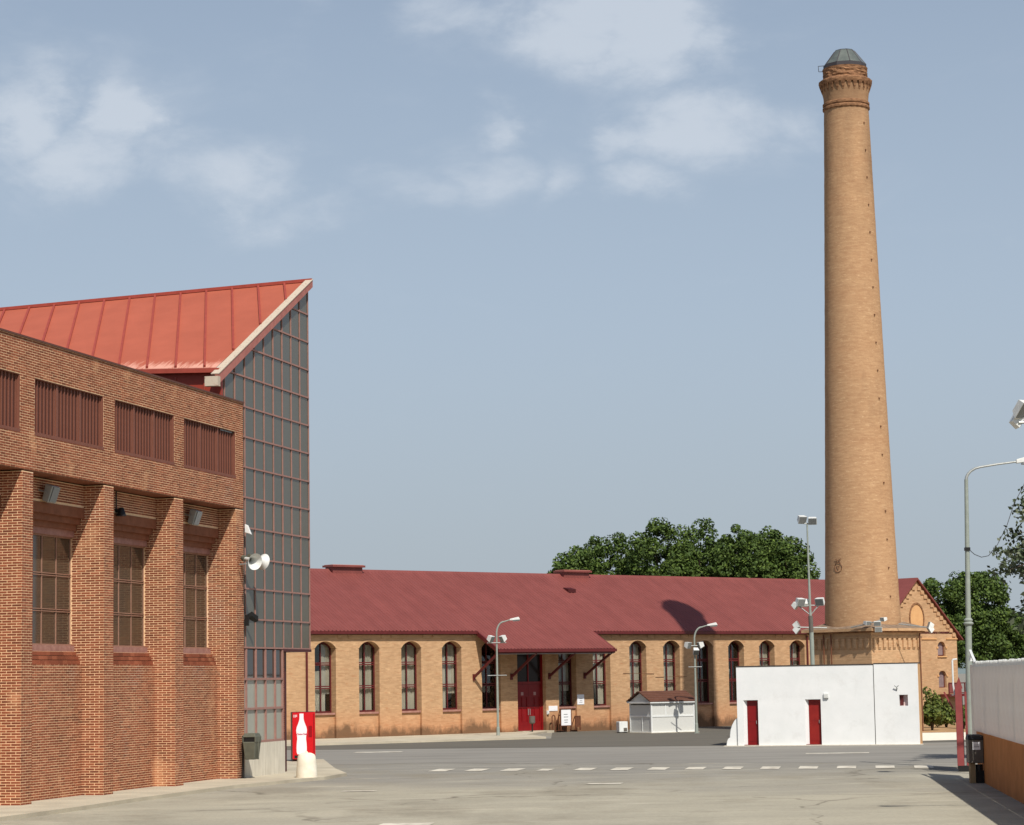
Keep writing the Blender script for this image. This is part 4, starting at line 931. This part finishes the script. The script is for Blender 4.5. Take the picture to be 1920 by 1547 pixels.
tp = [rot(sx*(HS+.36), sy*(HS+.36), 5.272) for sx, sy in ((-1, -1), (1, -1), (1, 1), (-1, 1))]+[rot(sx*1.4, sy*1.4, 5.62) for sx, sy in ((-1, -1), (1, -1), (1, 1), (-1, 1))]
part('base_capping', MB().hexa(tp), M['capping'], ch)
for k in range(2):
    for i in range(10):
        u = -HS+.22+i*(2*HS-.44)/9; b_ = MB(); rbox(b_, u-.1, u+.1, HS-.01, HS+.08, 4.3, 4.78, k); rbox(b_, u-.1, u+.1, HS-.01, HS+.05, 4.24, 4.3, k)
        part('corbel', b_, M['yellow_plain'], ch)
PIPES = ((-.55, 0), (-1.05, 0), (1.75, 1)); pp = MB()
for (u, k) in PIPES:
    p0 = (u, HS+.13, 0) if k == 0 else (HS+.13, -u, 0)
    for z_ in (0,): pass
    Pq = [(u, HS+.13, -.1), (u, HS+.13, 5.02)]
    for _ in range(k): Pq = [(o, -uu, z) for uu, o, z in Pq]
    part('pipe', MB().tube([rot(*q) for q in Pq], .04, 6), M['rail'], ch)

# ------------------------------------------------------------------ lamps and masts
def flood_head(parent, x, o, z, az, tilt, w=.42, h=.34, nm='floodlight_head'):
    R = Matrix.Translation((x, o, z)) @ Matrix.Rotation(az, 4, 'Z') @ Matrix.Rotation(tilt, 4, 'X')
    P_ = [(-w/2*.8, -.16, -h/2*.7), (w/2*.8, -.16, -h/2*.7), (w/2, .1, -h/2), (-w/2, .1, -h/2), (-w/2*.8, -.16, h/2*.7), (w/2*.8, -.16, h/2*.7), (w/2, .1, h/2), (-w/2, .1, h/2)]
    hd = part(nm, MB().hexa([tuple(R @ Vector(p)) for p in P_]), M['lamphead'], parent)
    q = [(-w/2*.9, .101, -h/2*.88), (w/2*.9, .101, -h/2*.88), (w/2*.9, .115, -h/2*.88), (-w/2*.9, .115, -h/2*.88), (-w/2*.9, .101, h/2*.88), (w/2*.9, .101, h/2*.88), (w/2*.9, .115, h/2*.88), (-w/2*.9, .115, h/2*.88)]
    part('lens', MB().hexa([tuple(R @ Vector(p)) for p in q]), M['lampglass'], hd)
def street_lamp(label, x, y, H, heads, cross, arm, big=False):
    t = thing('street_lamp', label, 'street lamp', (x, y, 0), PI/2, 'curved arm street lamps in the yard')
    part('pole', MB().tube([(0, 0, 0), (.0, 0, H*.5), (0, 0, H)], [.07, .055, .045], 10), M['polegrey'], t, smooth=True)
    part('base', MB().box(-.14, .14, -.14, .14, 0, .03).lathe([(.1, .03), (.085, .5), (.07, .55)], 10), M['polegrey'], t)
    pts = [(0, 0, H)]+[(arm[0]*(1-math.cos(PI/2*i/8))*.55, 0, H+arm[1]*math.sin(PI/2*i/8)) for i in range(1, 9)]+[(arm[0], 0, H+arm[1]+.1)]
    part('arm', MB().tube(pts, [.045]*(len(pts)-2)+[.035, .03], 8), M['polegrey'], t, smooth=True)
    hx, hz = arm[0], H+arm[1]+.1
    lh = part('lamp_head', MB().hexa([(hx-.05, -.05, hz-.05), (hx+.5, -.13, hz-.01), (hx+.5, .13, hz-.01), (hx-.05, .05, hz-.05), (hx-.05, -.04, hz+.04), (hx+.42, -.09, hz+.14), (hx+.42, .09, hz+.14), (hx-.05, .04, hz+.04)]), M['lamphead'], t, bevel=.015)
    part('lens', MB().hexa([(hx+.12, -.08, hz-.1), (hx+.46, -.1, hz-.08), (hx+.46, .1, hz-.08), (hx+.12, .08, hz-.1), (hx+.1, -.09, hz-.04), (hx+.49, -.12, hz-.015), (hx+.49, .12, hz-.015), (hx+.1, .09, hz-.04)]), M['lampglass'], lh)
    for (fx, fo, fz, fa, ft) in heads: flood_head(t, fx, fo, fz, fa, ft, .3, .34)
    part('crossarm', MB().tube([(cross[0], .06, cross[2]), (cross[1], .06, cross[2])], .025, 6), M['galv'], t)
    part('crossarm', MB().tube([(cross[0], .06, cross[3]), (cross[1], .06, cross[3])], .02, 6), M['galv'], t)
    return t
street_lamp('slender grey street lamp with two floodlights beside the red factory door', -1.0, 126, 5.4, [(-.3, .1, 5.14, -.9, -.5), (.32, .1, 5.14, .9, -.5)], (-.5, .5, 4.92, 3.22), (.75, .62))
street_lamp('slender grey street lamp with square floodlights beside the white kiosk', 9.5, 127.8, 4.95, [(-.35, .1, 4.66, -.8, -.3), (.05, .2, 4.32, -.15, -.75), (.3, .05, 4.66, 1.2, -.3)], (-.35, .35, 4.62, 3.5), (.75, .65))
# floodlight mast by the chimney
t = thing('floodlight_mast', 'tall floodlight mast with clustered floodlights left of the chimney', 'mast', (13.72, 112, 0), PI/2)
part('pole', MB().tube([(.1, 0, 0), (.07, 0, 5.0)], .1, 12).tube([(.07, 0, 5.0), (.04, 0, 6.0), (.02, 0, 10.05)], [.075, .06, .035], 10), M['polegrey'], t, smooth=True)
part('collar', MB().tube([(.065, 0, 4.95), (.05, 0, 5.72)], .105, 12), M['bindark'], t)
part('top_crossarm', MB().tube([(-.4, 0, 10.06), (.45, 0, 10.0)], .035, 6), M['galv'], t)
part('crossarm', MB().tube([(-.5, 0, 6.2), (.05, 0, 5.75), (.45, 0, 6.2)], .03, 6).tube([(-.75, 0, 6.22), (.5, 0, 6.2)], .025, 6), M['galv'], t)
part('lower_crossarm', MB().tube([(-.6, 0, 5.2), (.8, 0, 5.15)], .03, 6), M['galv'], t)
for (x, o, z, a, ti) in ((-.22, .05, 10.24, -.35, -.5), (.27, .05, 10.16, .1, -.5)): flood_head(t, x, o, z, a, ti, .4, .34)
for (x, o, z, a, ti) in ((-.42, .12, 6.38, -.5, -.45), (.5, .1, 6.38, .5, -.45), (-.2, -.2, 6.34, 2.6, -.4)): flood_head(t, x, o, z, a, ti, .42, .36)
for (x, o, z, a, ti) in ((-.62, .1, 5.31, -1.2, .5), (-.62, .1, 5.06, -1.2, -.7), (-.64, .05, 6.2, -1.0, -.7)): flood_head(t, x, o, z, a, ti, .2, .3)
# floodlights on arms over the chimney base
def arm_light(label, pts, heads, loc):
    t = thing('floodlight_bracket', label, 'floodlight', loc, PI/2, 'floodlight brackets on the chimney base')
    part('arm', MB().tube(pts, .03, 6), M['galv'], t)
    for hd in heads: flood_head(t, *hd)
arm_light('angled arm with four white floodlights at the front corner of the chimney base', [(-1.1, -.6, .12), (-.5, 0, .25), (.15, .3, .42), (.4, .3, .5)],
          [(.42, .35, .5, .9, -.2, .28, .2), (-.35, .1, .33, -.6, -.2, .34, .2), (.12, .35, .3, .2, -.3, .36, .22), (.14, .4, .0, .0, -.2, .36, .26)], (18.07, 121.0, 5.2))
arm_light('thin arm with two pale floodlights off the right side of the chimney base', [(-1.35, -.6, .28), (-.2, -.1, .1), (.0, 0, .08)],
          [(.14, .05, .16, 1.2, .4, .2, .32), (.14, .05, -.04, 1.2, -.6, .2, .32)], (20.8, 121.3, 5.2))
# big lamp by the fence
t = thing('street_lamp', 'tall grey green street lamp with a long arm beside the white fence', 'street lamp', (14.14, 75.5, 0), PI/2, 'curved arm street lamps in the yard')
part('pole', MB().tube([(0, 0, 0), (.02, 0, 1.5)], .125, 14).tube([(.02, 0, 1.5), (.1, 0, 4.5)], [.11, .1], 14).tube([(.1, 0, 4.62), (.2, 0, 9.05)], [.085, .06], 12), M['polegrey'], t, smooth=True)
part('collar', MB().lathe([(.12, 4.45), (.16, 4.5), (.16, 4.53), (.11, 4.57), (.14, 4.6), (.14, 4.63), (.09, 4.68)], 16, (.1, 0)), M['polegrey'], t, smooth=True)
pts = [(.2, 0, 9.0), (.21, 0, 9.12), (.26, 0, 9.22), (.36, 0, 9.32), (.5, 0, 9.4), (.66, 0, 9.44), (1.2, 0, 9.52), (1.8, 0, 9.59)]
part('arm', MB().tube(pts, [.06, .05, .045, .042, .04, .038, .036, .034], 10), M['galv'], t, smooth=True)
lh = part('lamp_head', MB().hexa([(1.8, -.07, 9.53), (2.5, -.17, 9.62), (2.5, .17, 9.62), (1.8, .07, 9.53), (1.8, -.06, 9.66), (2.4, -.12, 9.82), (2.4, .12, 9.82), (1.8, .06, 9.66)]), M['lamphead'], t, bevel=.015)
part('lens', MB().box(1.98, 2.45, -.13, .13, 9.5, 9.56), M['lampglass'], lh)
lamp2 = copy_tree(t); lamp2.location = (13.45, 47.4, 0); lamp2.rotation_euler = (0, 0, PI)
lamp2['label'] = 'tall grey green street lamp behind the near fence, outside the right edge of the picture'
t = thing('cable', 'thin dark cable sagging from the tall lamp pole into the tree', 'cable', (14.33, 75.5, 6.85), PI/2)
part('wire', MB().tube([(0, 0, 0), (.22, -.2, -.16), (.5, -.5, -.24), (.8, -.9, -.18), (1.2, -1.4, .2), (1.6, -1.8, .8), (1.95, -2.2, 1.55), (2.5, -2.6, 2.4)], .012, 5), M['fabric_wrap'], t)
part('clamp', MB().box(-.12, .04, -.1, .1, -.05, .05), M['black'], t)
# floodlight mast at the right edge
t = thing('floodlight_mast', 'mast at the right edge with two white floodlights tilted towards the yard', 'mast', (15.6, 66, 0), PI/2)
part('pole', MB().tube([(0, 0, 0), (0, 0, 10.6)], [.11, .07], 12), M['galv'], t, smooth=True)
part('crossarm', MB().tube([(-1.55, 0, 9.85), (1.4, 0, 9.85)], .04, 8), M['galv'], t)
flood_head(t, -1.4, .05, 10.22, -.55, -.75, .5, .55); flood_head(t, -1.5, -.25, 9.98, -1.6, -.5, .5, .5); flood_head(t, .9, .1, 10.1, .4, -.6, .5, .5)

# ------------------------------------------------------------------ kiosk and cooler box
ko = Vector((7.2, 129.4, 0)); KA = math.radians(60)
k = thing('kiosk', 'small white framed kiosk with grey panels and a brown gabled roof', 'kiosk', ko, KA)
kl, kd_ = 2.82, 2.15
fr = MB()
for x in (0, kl-.08): fr.box(x, x+.08, -.08, 0, 0, 1.68).box(x, x+.08, -kd_, -kd_+.08, 0, 1.68)
for z0, z1 in ((0, .1), (.86, .95), (1.56, 1.68)):
    fr.box(.08, kl-.08, -.07, -.005, z0, z1).box(.005, .07, -kd_+.08, -.08, z0, z1).box(kl-.07, kl-.005, -kd_+.08, -.08, z0, z1).box(.08, kl-.08, -kd_+.005, -kd_+.07, z0, z1)
for x in (.95, 1.85): fr.box(x-.03, x+.03, -.07, -.01, .95, 1.56)
fr.box(.012, .06, -.95, -.9, .1, .86)
part('frame', fr, M['whitepaint'], k)
for (x0, x1, z0, z1) in ((.08, kl-.08, .1, .86), (.08, .92, .95, 1.56), (.98, 1.82, .95, 1.56), (1.88, kl-.08, .95, 1.56)): part('panel', MB().box(x0, x1, -.05, -.03, z0, z1), M['kioskmesh'], k)
for (y0, y1, z0, z1) in ((-kd_+.08, -.95, .1, .86), (-.9, -.08, .1, .86), (-kd_+.08, -.08, .95, 1.5)): part('panel', MB().box(.03, .05, y0, y1, z0, z1), M['kioskmesh'], k)
part('back_panel', MB().box(.08, kl-.08, -kd_+.03, -kd_+.05, .1, 1.56).box(kl-.05, kl-.03, -kd_+.08, -.08, .1, 1.56), M['kioskmesh'], k)
part('gable', MB().prism([(.02, -.02, 1.69), (.02, -kd_+.02, 1.69), (.02, -kd_/2, 2.16)], (.03, 0, 0)).prism([(kl-.05, -.02, 1.69), (kl-.05, -kd_+.02, 1.69), (kl-.05, -kd_/2, 2.16)], (.03, 0, 0)), M['kioskmesh'], k)
part('fascia', MB().box(-.1, kl+.1, .04, .1, 1.6, 1.7).box(-.1, kl+.1, -kd_-.1, -kd_-.04, 1.6, 1.7).box(-.1, -.05, -kd_-.04, .04, 1.6, 1.69), M['whitepaint'], k)
kr = MB()
for (oa, ob) in ((.12, -kd_/2), (-kd_-.12, -kd_/2)):
    for i in range(6):
        f0, f1 = i/6, (i+1)/6; o0, o1 = oa+(ob-oa)*f0, oa+(ob-oa)*f1; z0, z1 = 1.68+.55*f0, 1.68+.55*f1
        kr.hexa([(-.13, o0, z0), (kl+.13, o0, z0), (kl+.13, o1, z1-.03), (-.13, o1, z1-.03), (-.13, o0, z0+.06), (kl+.13, o0, z0+.06), (kl+.13, o1, z1+.02), (-.13, o1, z1+.02)])
part('roof', kr, M['kioskroof'], k)
part('floor', MB().box(-.15, kl+.15, -kd_-.1, .2, 0, .03), M['pave'], k)
t = thing('cooler_box', 'small white cooler unit on the ground left of the kiosk', 'box', (5.75, 131.2, 0), math.radians(70))
part('body', MB().box(-.25, .25, -.35, .1, .05, .62), M['whitepaint'], t, bevel=.02)
part('grille', MB().box(.0, .2, .101, .115, .1, .28), M['bindark'], t)
part('foot', MB().box(-.22, -.16, -.3, .05, 0, .05).box(.16, .22, -.3, .05, 0, .05), M['black'], t)

# ------------------------------------------------------------------ fence, gate, bin on the right
fe = thing('boundary_fence', 'tall white corrugated sheet fence on an ochre rendered wall', 'fence', FF.O, FF.az)
part('base_wall', MB().box(-60, 2.3, 0, .3, -.2, 1.41), M['orange'], fe)
pm = MB(); pr = []
for i in range(5):
    x = i*.2; pr += [(x, .0), (x+.11, .0), (x+.125, -.045), (x+.165, -.045)]
pr.append((1.0, .0)); b0 = len(pr)
pm.add([(x, o, 0) for x, o in pr]+[(x, o, 1.78) for x, o in pr], [(i, i+1, b0+i+1, b0+i) for i in range(b0-1)])
pmesh = pm.mesh('panel', M['fence'], fixn=False)
for kk in range(62):
    zj = random.uniform(-.012, .012)
    o = obj('panel', pmesh, fe, (1.35-kk*1.0, -.012+random.uniform(-.004, .004), 1.362+zj*.3)); o.rotation_euler = (0, 0, random.uniform(-.006, .006))
cp = MB()
for kk in range(420):
    x = 2.3-kk*.075; hh = random.uniform(.1, .15)
    cp.hexa([(x, .03, 3.12), (x+.05, .0, 3.12), (x+.04, -.03, 3.12), (x, -.03, 3.12), (x, .03, 3.14+hh), (x+.05, .0, 3.14+hh), (x+.04, -.03, 3.14+hh), (x, -.03, 3.14+hh)])
part('sun_catch_trim', cp, M['whitepaint'], fe, kind='stuff', fixn=False)  # added pleats, shaped to catch sun as a bright band along the top
for kk in range(16): part('post', MB().box(2.2-kk*4, 2.3-kk*4, .05, .2, 0, 3.1), M['galv'], fe)
part('wall_end', MB().box(2.35, 4.3, .04, .14, 1.2, 3.2), M['fence'], fe)
t = thing('grey_bin', 'dark grey bin with a white label on a leg by the ochre wall', 'bin', (12.41, 65.55, 0), PI/2)
part('body', MB().hexa([(-.19, -.2, .54), (.19, -.2, .54), (.2, .2, .54), (-.2, .2, .54), (-.2, -.2, 1.18), (.2, -.2, 1.18), (.21, .2, 1.18), (-.21, .2, 1.18)]), M['bindark'], t, bevel=.02)
part('lid', MB().hexa([(-.22, -.22, 1.17), (.22, -.22, 1.17), (.22, .23, 1.17), (-.22, .23, 1.17), (-.19, -.2, 1.31), (.19, -.2, 1.31), (.19, .12, 1.29), (-.19, .12, 1.29)]), M['black'], t, bevel=.02)
part('label', MB().box(-.1, .11, .205, .209, .9, 1.11), M['white_gloss'], t); part('print', MB().box(-.07, .08, .2092, .211, .97, .99).box(-.06, .06, .2092, .211, 1.02, 1.035), M['ink'], t)
part('leg', MB().box(-.16, -.02, -.12, .1, -.02, .54), mat('leg_concrete', lin(150, 128, 96), rough=.9), t); part('foot', MB().box(.0, .2, -.2, .12, 0, .34).lathe([(.1, .34), (.1, .5)], 12, (.1, 0)), M['black'], t)
ga = thing('red_gate', 'faded red steel gate folded back at the end of the white fence', 'gate', (13.5, 73.2, 0), math.radians(8))
gp = MB().box(-.1, .06, -.18, .02, .18, 2.5).box(-.1, .06, .1, .16, .18, 2.4)
gp.prism([(-.1, -.18, 2.5), (-.1, .05, 2.5), (-.1, -.05, 2.85)], (.16, 0, 0))
part('post', gp, M['gate'], ga)
gb = MB()
for i in range(11): gb.box(.35+i*.28, .39+i*.28, -.02, .02, .4, 2.3)
part('bar', gb, M['maroon'], ga); part('rail', MB().box(.06, 3.4, -.03, .03, .3, .4).box(.06, 3.4, -.03, .03, 2.3, 2.4).box(.06, 3.4, -.03, .03, 1.3, 1.36), M['maroon'], ga)
part('infill_sheet', MB().box(.07, 3.35, .035, .045, .4, 2.3), M['maroon'], ga)
part('wheel', MB().box(-.12, .15, -.16, .16, .0, .18).box(1.6, 1.9, -.1, .1, 0, .28), M['black'], ga)
ra_ = MB().beam((.2, -.25, .0), (.2, -.25, 2.4), .07, .07).beam((.2, -.25, 1.9), (.2, -.5, 2.4), .05, .05)
part('hinge_post', ra_, M['gate'], ga)
t = thing('white_pipe', 'thin white bent pipe rising behind the red gate', 'pipe', (13.33, 73.3, 2.3), PI/2)
part('tube', MB().tube([(0, 0, 0), (-.04, 0, .3), (-.04, 0, 1.02), (-.02, 0, 1.08), (.1, 0, 1.09)], .028, 8), M['whitepaint'], t); part('foot', MB().box(-.1, .1, -.1, .1, 0, .02), M['galv'], t)
t = thing('white_bracket', 'white slanting bracket on top of the fence beside the tall lamp', 'bracket', FF.w(2.2, .0, 3.1), FF.az)
part('arm', MB().beam((-.6, .0, .1), (1.5, .02, .5), .07, .07).box(-.75, -.5, -.02, .05, -.1, .2), M['whitepaint'], t); part('plate', MB().box(1.2, 1.35, -.04, .06, .2, .36), M['whitepaint'], t)

# ------------------------------------------------------------------ trees and shrubs
def leaf_mesh(name, pts, size, m, nrm=None, rng=RNG):
    n = len(pts); d = rng.normal(size=(n, 3))
    if nrm is not None: d = d*.55+nrm
    d /= np.linalg.norm(d, axis=1)[:, None]+1e-9
    a = np.cross(d, rng.normal(size=(n, 3))); a /= np.linalg.norm(a, axis=1)[:, None]+1e-9
    b = np.cross(d, a); s = size*rng.uniform(.6, 1.25, n)[:, None]
    V = np.stack([pts-a*s*.5, pts+b*s*.32, pts+a*s*.55, pts-b*s*.32], 1).reshape(-1, 3)
    me = bpy.data.meshes.new(name); me.vertices.add(4*n); me.vertices.foreach_set('co', V.ravel())
    me.loops.add(4*n); me.loops.foreach_set('vertex_index', np.arange(4*n)); me.polygons.add(n)
    me.polygons.foreach_set('loop_start', np.arange(0, 4*n, 4)); me.materials.append(m); me.update(calc_edges=True); me.validate(); return me
def crown_points(rx, ry, zc, rz_, puffs, per, pr_, lowcut=-.4, rng=RNG):
    P_, Nn = [], []
    for _ in range(puffs):
        while True:
            d = rng.normal(size=3); d /= np.linalg.norm(d)
            if d[2] > lowcut: break
        k = rng.uniform(.2, 1.0) if rng.random() < .45 else rng.uniform(.9, 1.08)
        c = np.array([d[0]*rx*k, d[1]*ry*k, zc+d[2]*rz_*k]); r = pr_*rng.uniform(.6, 1.3)
        q = rng.normal(size=(per, 3)); q /= np.linalg.norm(q, axis=1)[:, None]
        rad_ = r*rng.uniform(.72, 1.0, per)[:, None]
        P_.append(c+q*rad_*np.array([1, 1, .85])); Nn.append(q+np.array([0, 0, .35]))
    return np.concatenate(P_), np.concatenate(Nn)
def tree(nm, label, group, x, y, H, rx, ry, puffs=90, per=70, pr_=.62, leaf=.34, m='leaf', trunk=.28, low=.35, cat='tree', lowcut=-.5):
    t = thing(nm, label, cat, (x, y, 0), PI/2, group)
    zc = H*(low+1)/2; rz_ = H-zc
    P_, Nn = crown_points(rx, ry, zc, rz_*.93, puffs, per, pr_, lowcut)
    tb = MB().tube([(0, 0, -.2), (.05, .05, H*.25), (-.05, .1, H*.5), (.1, 0, H*.78)], [trunk, trunk*.8, trunk*.55, trunk*.15], 8)
    for i in range(7):
        a = i*2.4; h0 = H*(.3+.06*i); tb.tube([(0, .05, h0), (rx*.4*math.cos(a), ry*.4*math.sin(a), h0+H*.12), (rx*.75*math.cos(a), ry*.75*math.sin(a), h0+H*.2)], [trunk*.4, trunk*.25, trunk*.06], 6)
    part('trunk', tb, M['bark'], t, smooth=True)
    obj('crown', leaf_mesh('crown', P_, leaf, M[m], Nn), t)
    return t
GT = 'plane trees behind the factory hall'
back = [(4.9, 186, 13.2, 2.0, 'lowest round plane tree at the left end of the row above the maroon roof'), (7.4, 188, 14.4, 2.3, 'second plane tree from the left above the maroon roof, twin topped'),
        (11.2, 184, 14.8, 2.5, 'tall rounded plane tree left of the gap in the row above the maroon roof'), (14.6, 187, 15.3, 2.4, 'tallest plane tree in the row above the maroon roof'),
        (17.3, 183, 14.3, 2.2, 'bright plane tree just right of the tallest one above the roof'), (19.6, 187, 14.4, 2.0, 'pointed plane tree second from the right above the maroon roof'),
        (21.0, 184, 13.4, 1.8, 'plane tree at the right end of the row beside the mast floodlights')]
for (x, y, H_, r_, lb) in back: tree('plane_tree', lb, GT, x, y, H_, r_*1.08, 2.7, 190, 130, .68, .25, low=.25, lowcut=-.6)
tree('plane_tree', 'small low plane tree at the foot of the row beside the mast', GT, 22.4, 184, 10.9, 1.1, 1.6, 60, 110, .5, .24)
tree('plane_tree', 'low plane tree peeping out at the far left foot of the row', GT, 3.5, 185, 12.0, 1.0, 1.4, 60, 110, .5, .24)
GR = 'broad trees right of the gabled house'
tree('broad_tree', 'broad dark tree directly right of the gable roof', GR, 35.0, 198, 10.7, 2.6, 2.8, 150, 130, .72, .28, low=.1)
tree('broad_tree', 'big round dark tree behind the tall grey green street lamp', GR, 38.3, 200, 11.6, 2.9, 3.0, 190, 130, .75, .28, low=.08)
tree('broad_tree', 'lower dark tree over the far end of the white fence', GR, 41.2, 203, 8.3, 2.4, 2.6, 140, 120, .7, .28, low=.05)
tree('broad_tree', 'dark tree rising behind the white fence at the right edge of the picture', GR, 45.0, 215, 7.6, 3.2, 3.0, 130, 80, .8, .4, low=.05)
# airy tree reaching in from the right
t = thing('airy_tree', 'loose tree with grey-lit leaves reaching in from the right edge of the picture', 'tree', (19.95, 80, 0), PI/2)
tb = MB().tube([(0, 0, -.2), (-.1, 0, 3), (.1, 0, 6), (0, 0, 9.8)], [.3, .24, .17, .05], 10); P_ = []
for i in range(50):
    a = RNG.uniform(0, 2*PI); h0 = RNG.uniform(5.6, 9.6); ln_ = RNG.uniform(2.2, 3.75)*(1.05 if h0 < 7 else .84); dr_ = RNG.uniform(-.35, .7)
    if i < 36: a = PI+RNG.uniform(-.6, .6)
    e = np.array([math.cos(a)*ln_, math.sin(a)*ln_, h0+dr_]); m_ = e*np.array([.5, .5, 0])+np.array([0, 0, h0+.45])
    tb.tube([(0, 0, h0-.3), tuple(m_), tuple(e)], [.06, .035, .01], 5)
    for s_ in range(13):
        f = RNG.uniform(.35, 1.05); c = m_*(2*(1-f))*(f < .5)+m_*(1-f)*(f >= .5)*1.0+e*f if False else (m_+(e-m_)*f)
        P_.append(c+RNG.normal(size=(9, 3))*np.array([.17, .17, .15]))
part('trunk', tb, M['bark'], t, smooth=True)
obj('crown', leaf_mesh('crown', np.concatenate(P_), .17, M['leaf_greylit']), t)
tree('broad_tree', 'leafy tree standing behind the ochre wall outside the right edge', GR, 22.5, 92, 8.5, 2.6, 2.6, 70, 70, .7, .3, m='leaf_greylit', low=.2)
# shrubs before the gable house
GS = 'shrubs before the gabled house'
def shrub(label, x, y, H, r_, stem=.0):
    t = thing('shrub', label, 'shrub', (x, y, 0), PI/2, GS)
    P_, Nn = crown_points(r_, r_, stem+(H-stem)*.5, (H-stem)*.5, 26, 60, .28, -.9)
    tb = MB()
    for i in range(4): tb.tube([(0, 0, -.1), (.3*r_*math.cos(i*1.7), .3*r_*math.sin(i*1.7), stem+.3*H), (.7*r_*math.cos(i*1.7), .7*r_*math.sin(i*1.7), H*.7)], [.04, .03, .01], 6)
    part('stem', tb, M['bark'], t); obj('foliage', leaf_mesh('foliage', P_, .17, M['leaf_bush'], Nn), t)
shrub('umbrella shaped small shrub just right of the white hut', 21.5, 125, 1.15, .5, .5)
shrub('tall thin dark shrub against the gable house behind the umbrella shaped shrub', 22.5, 131, 2.3, .36, .2)
shrub('loose low shrub standing between the umbrella shaped shrub and the red gate', 23.3, 131, 1.3, .42, .1)
shrub('small dark shrub under the balcony beside the red gate', 23.5, 127, 1.15, .3, .1)
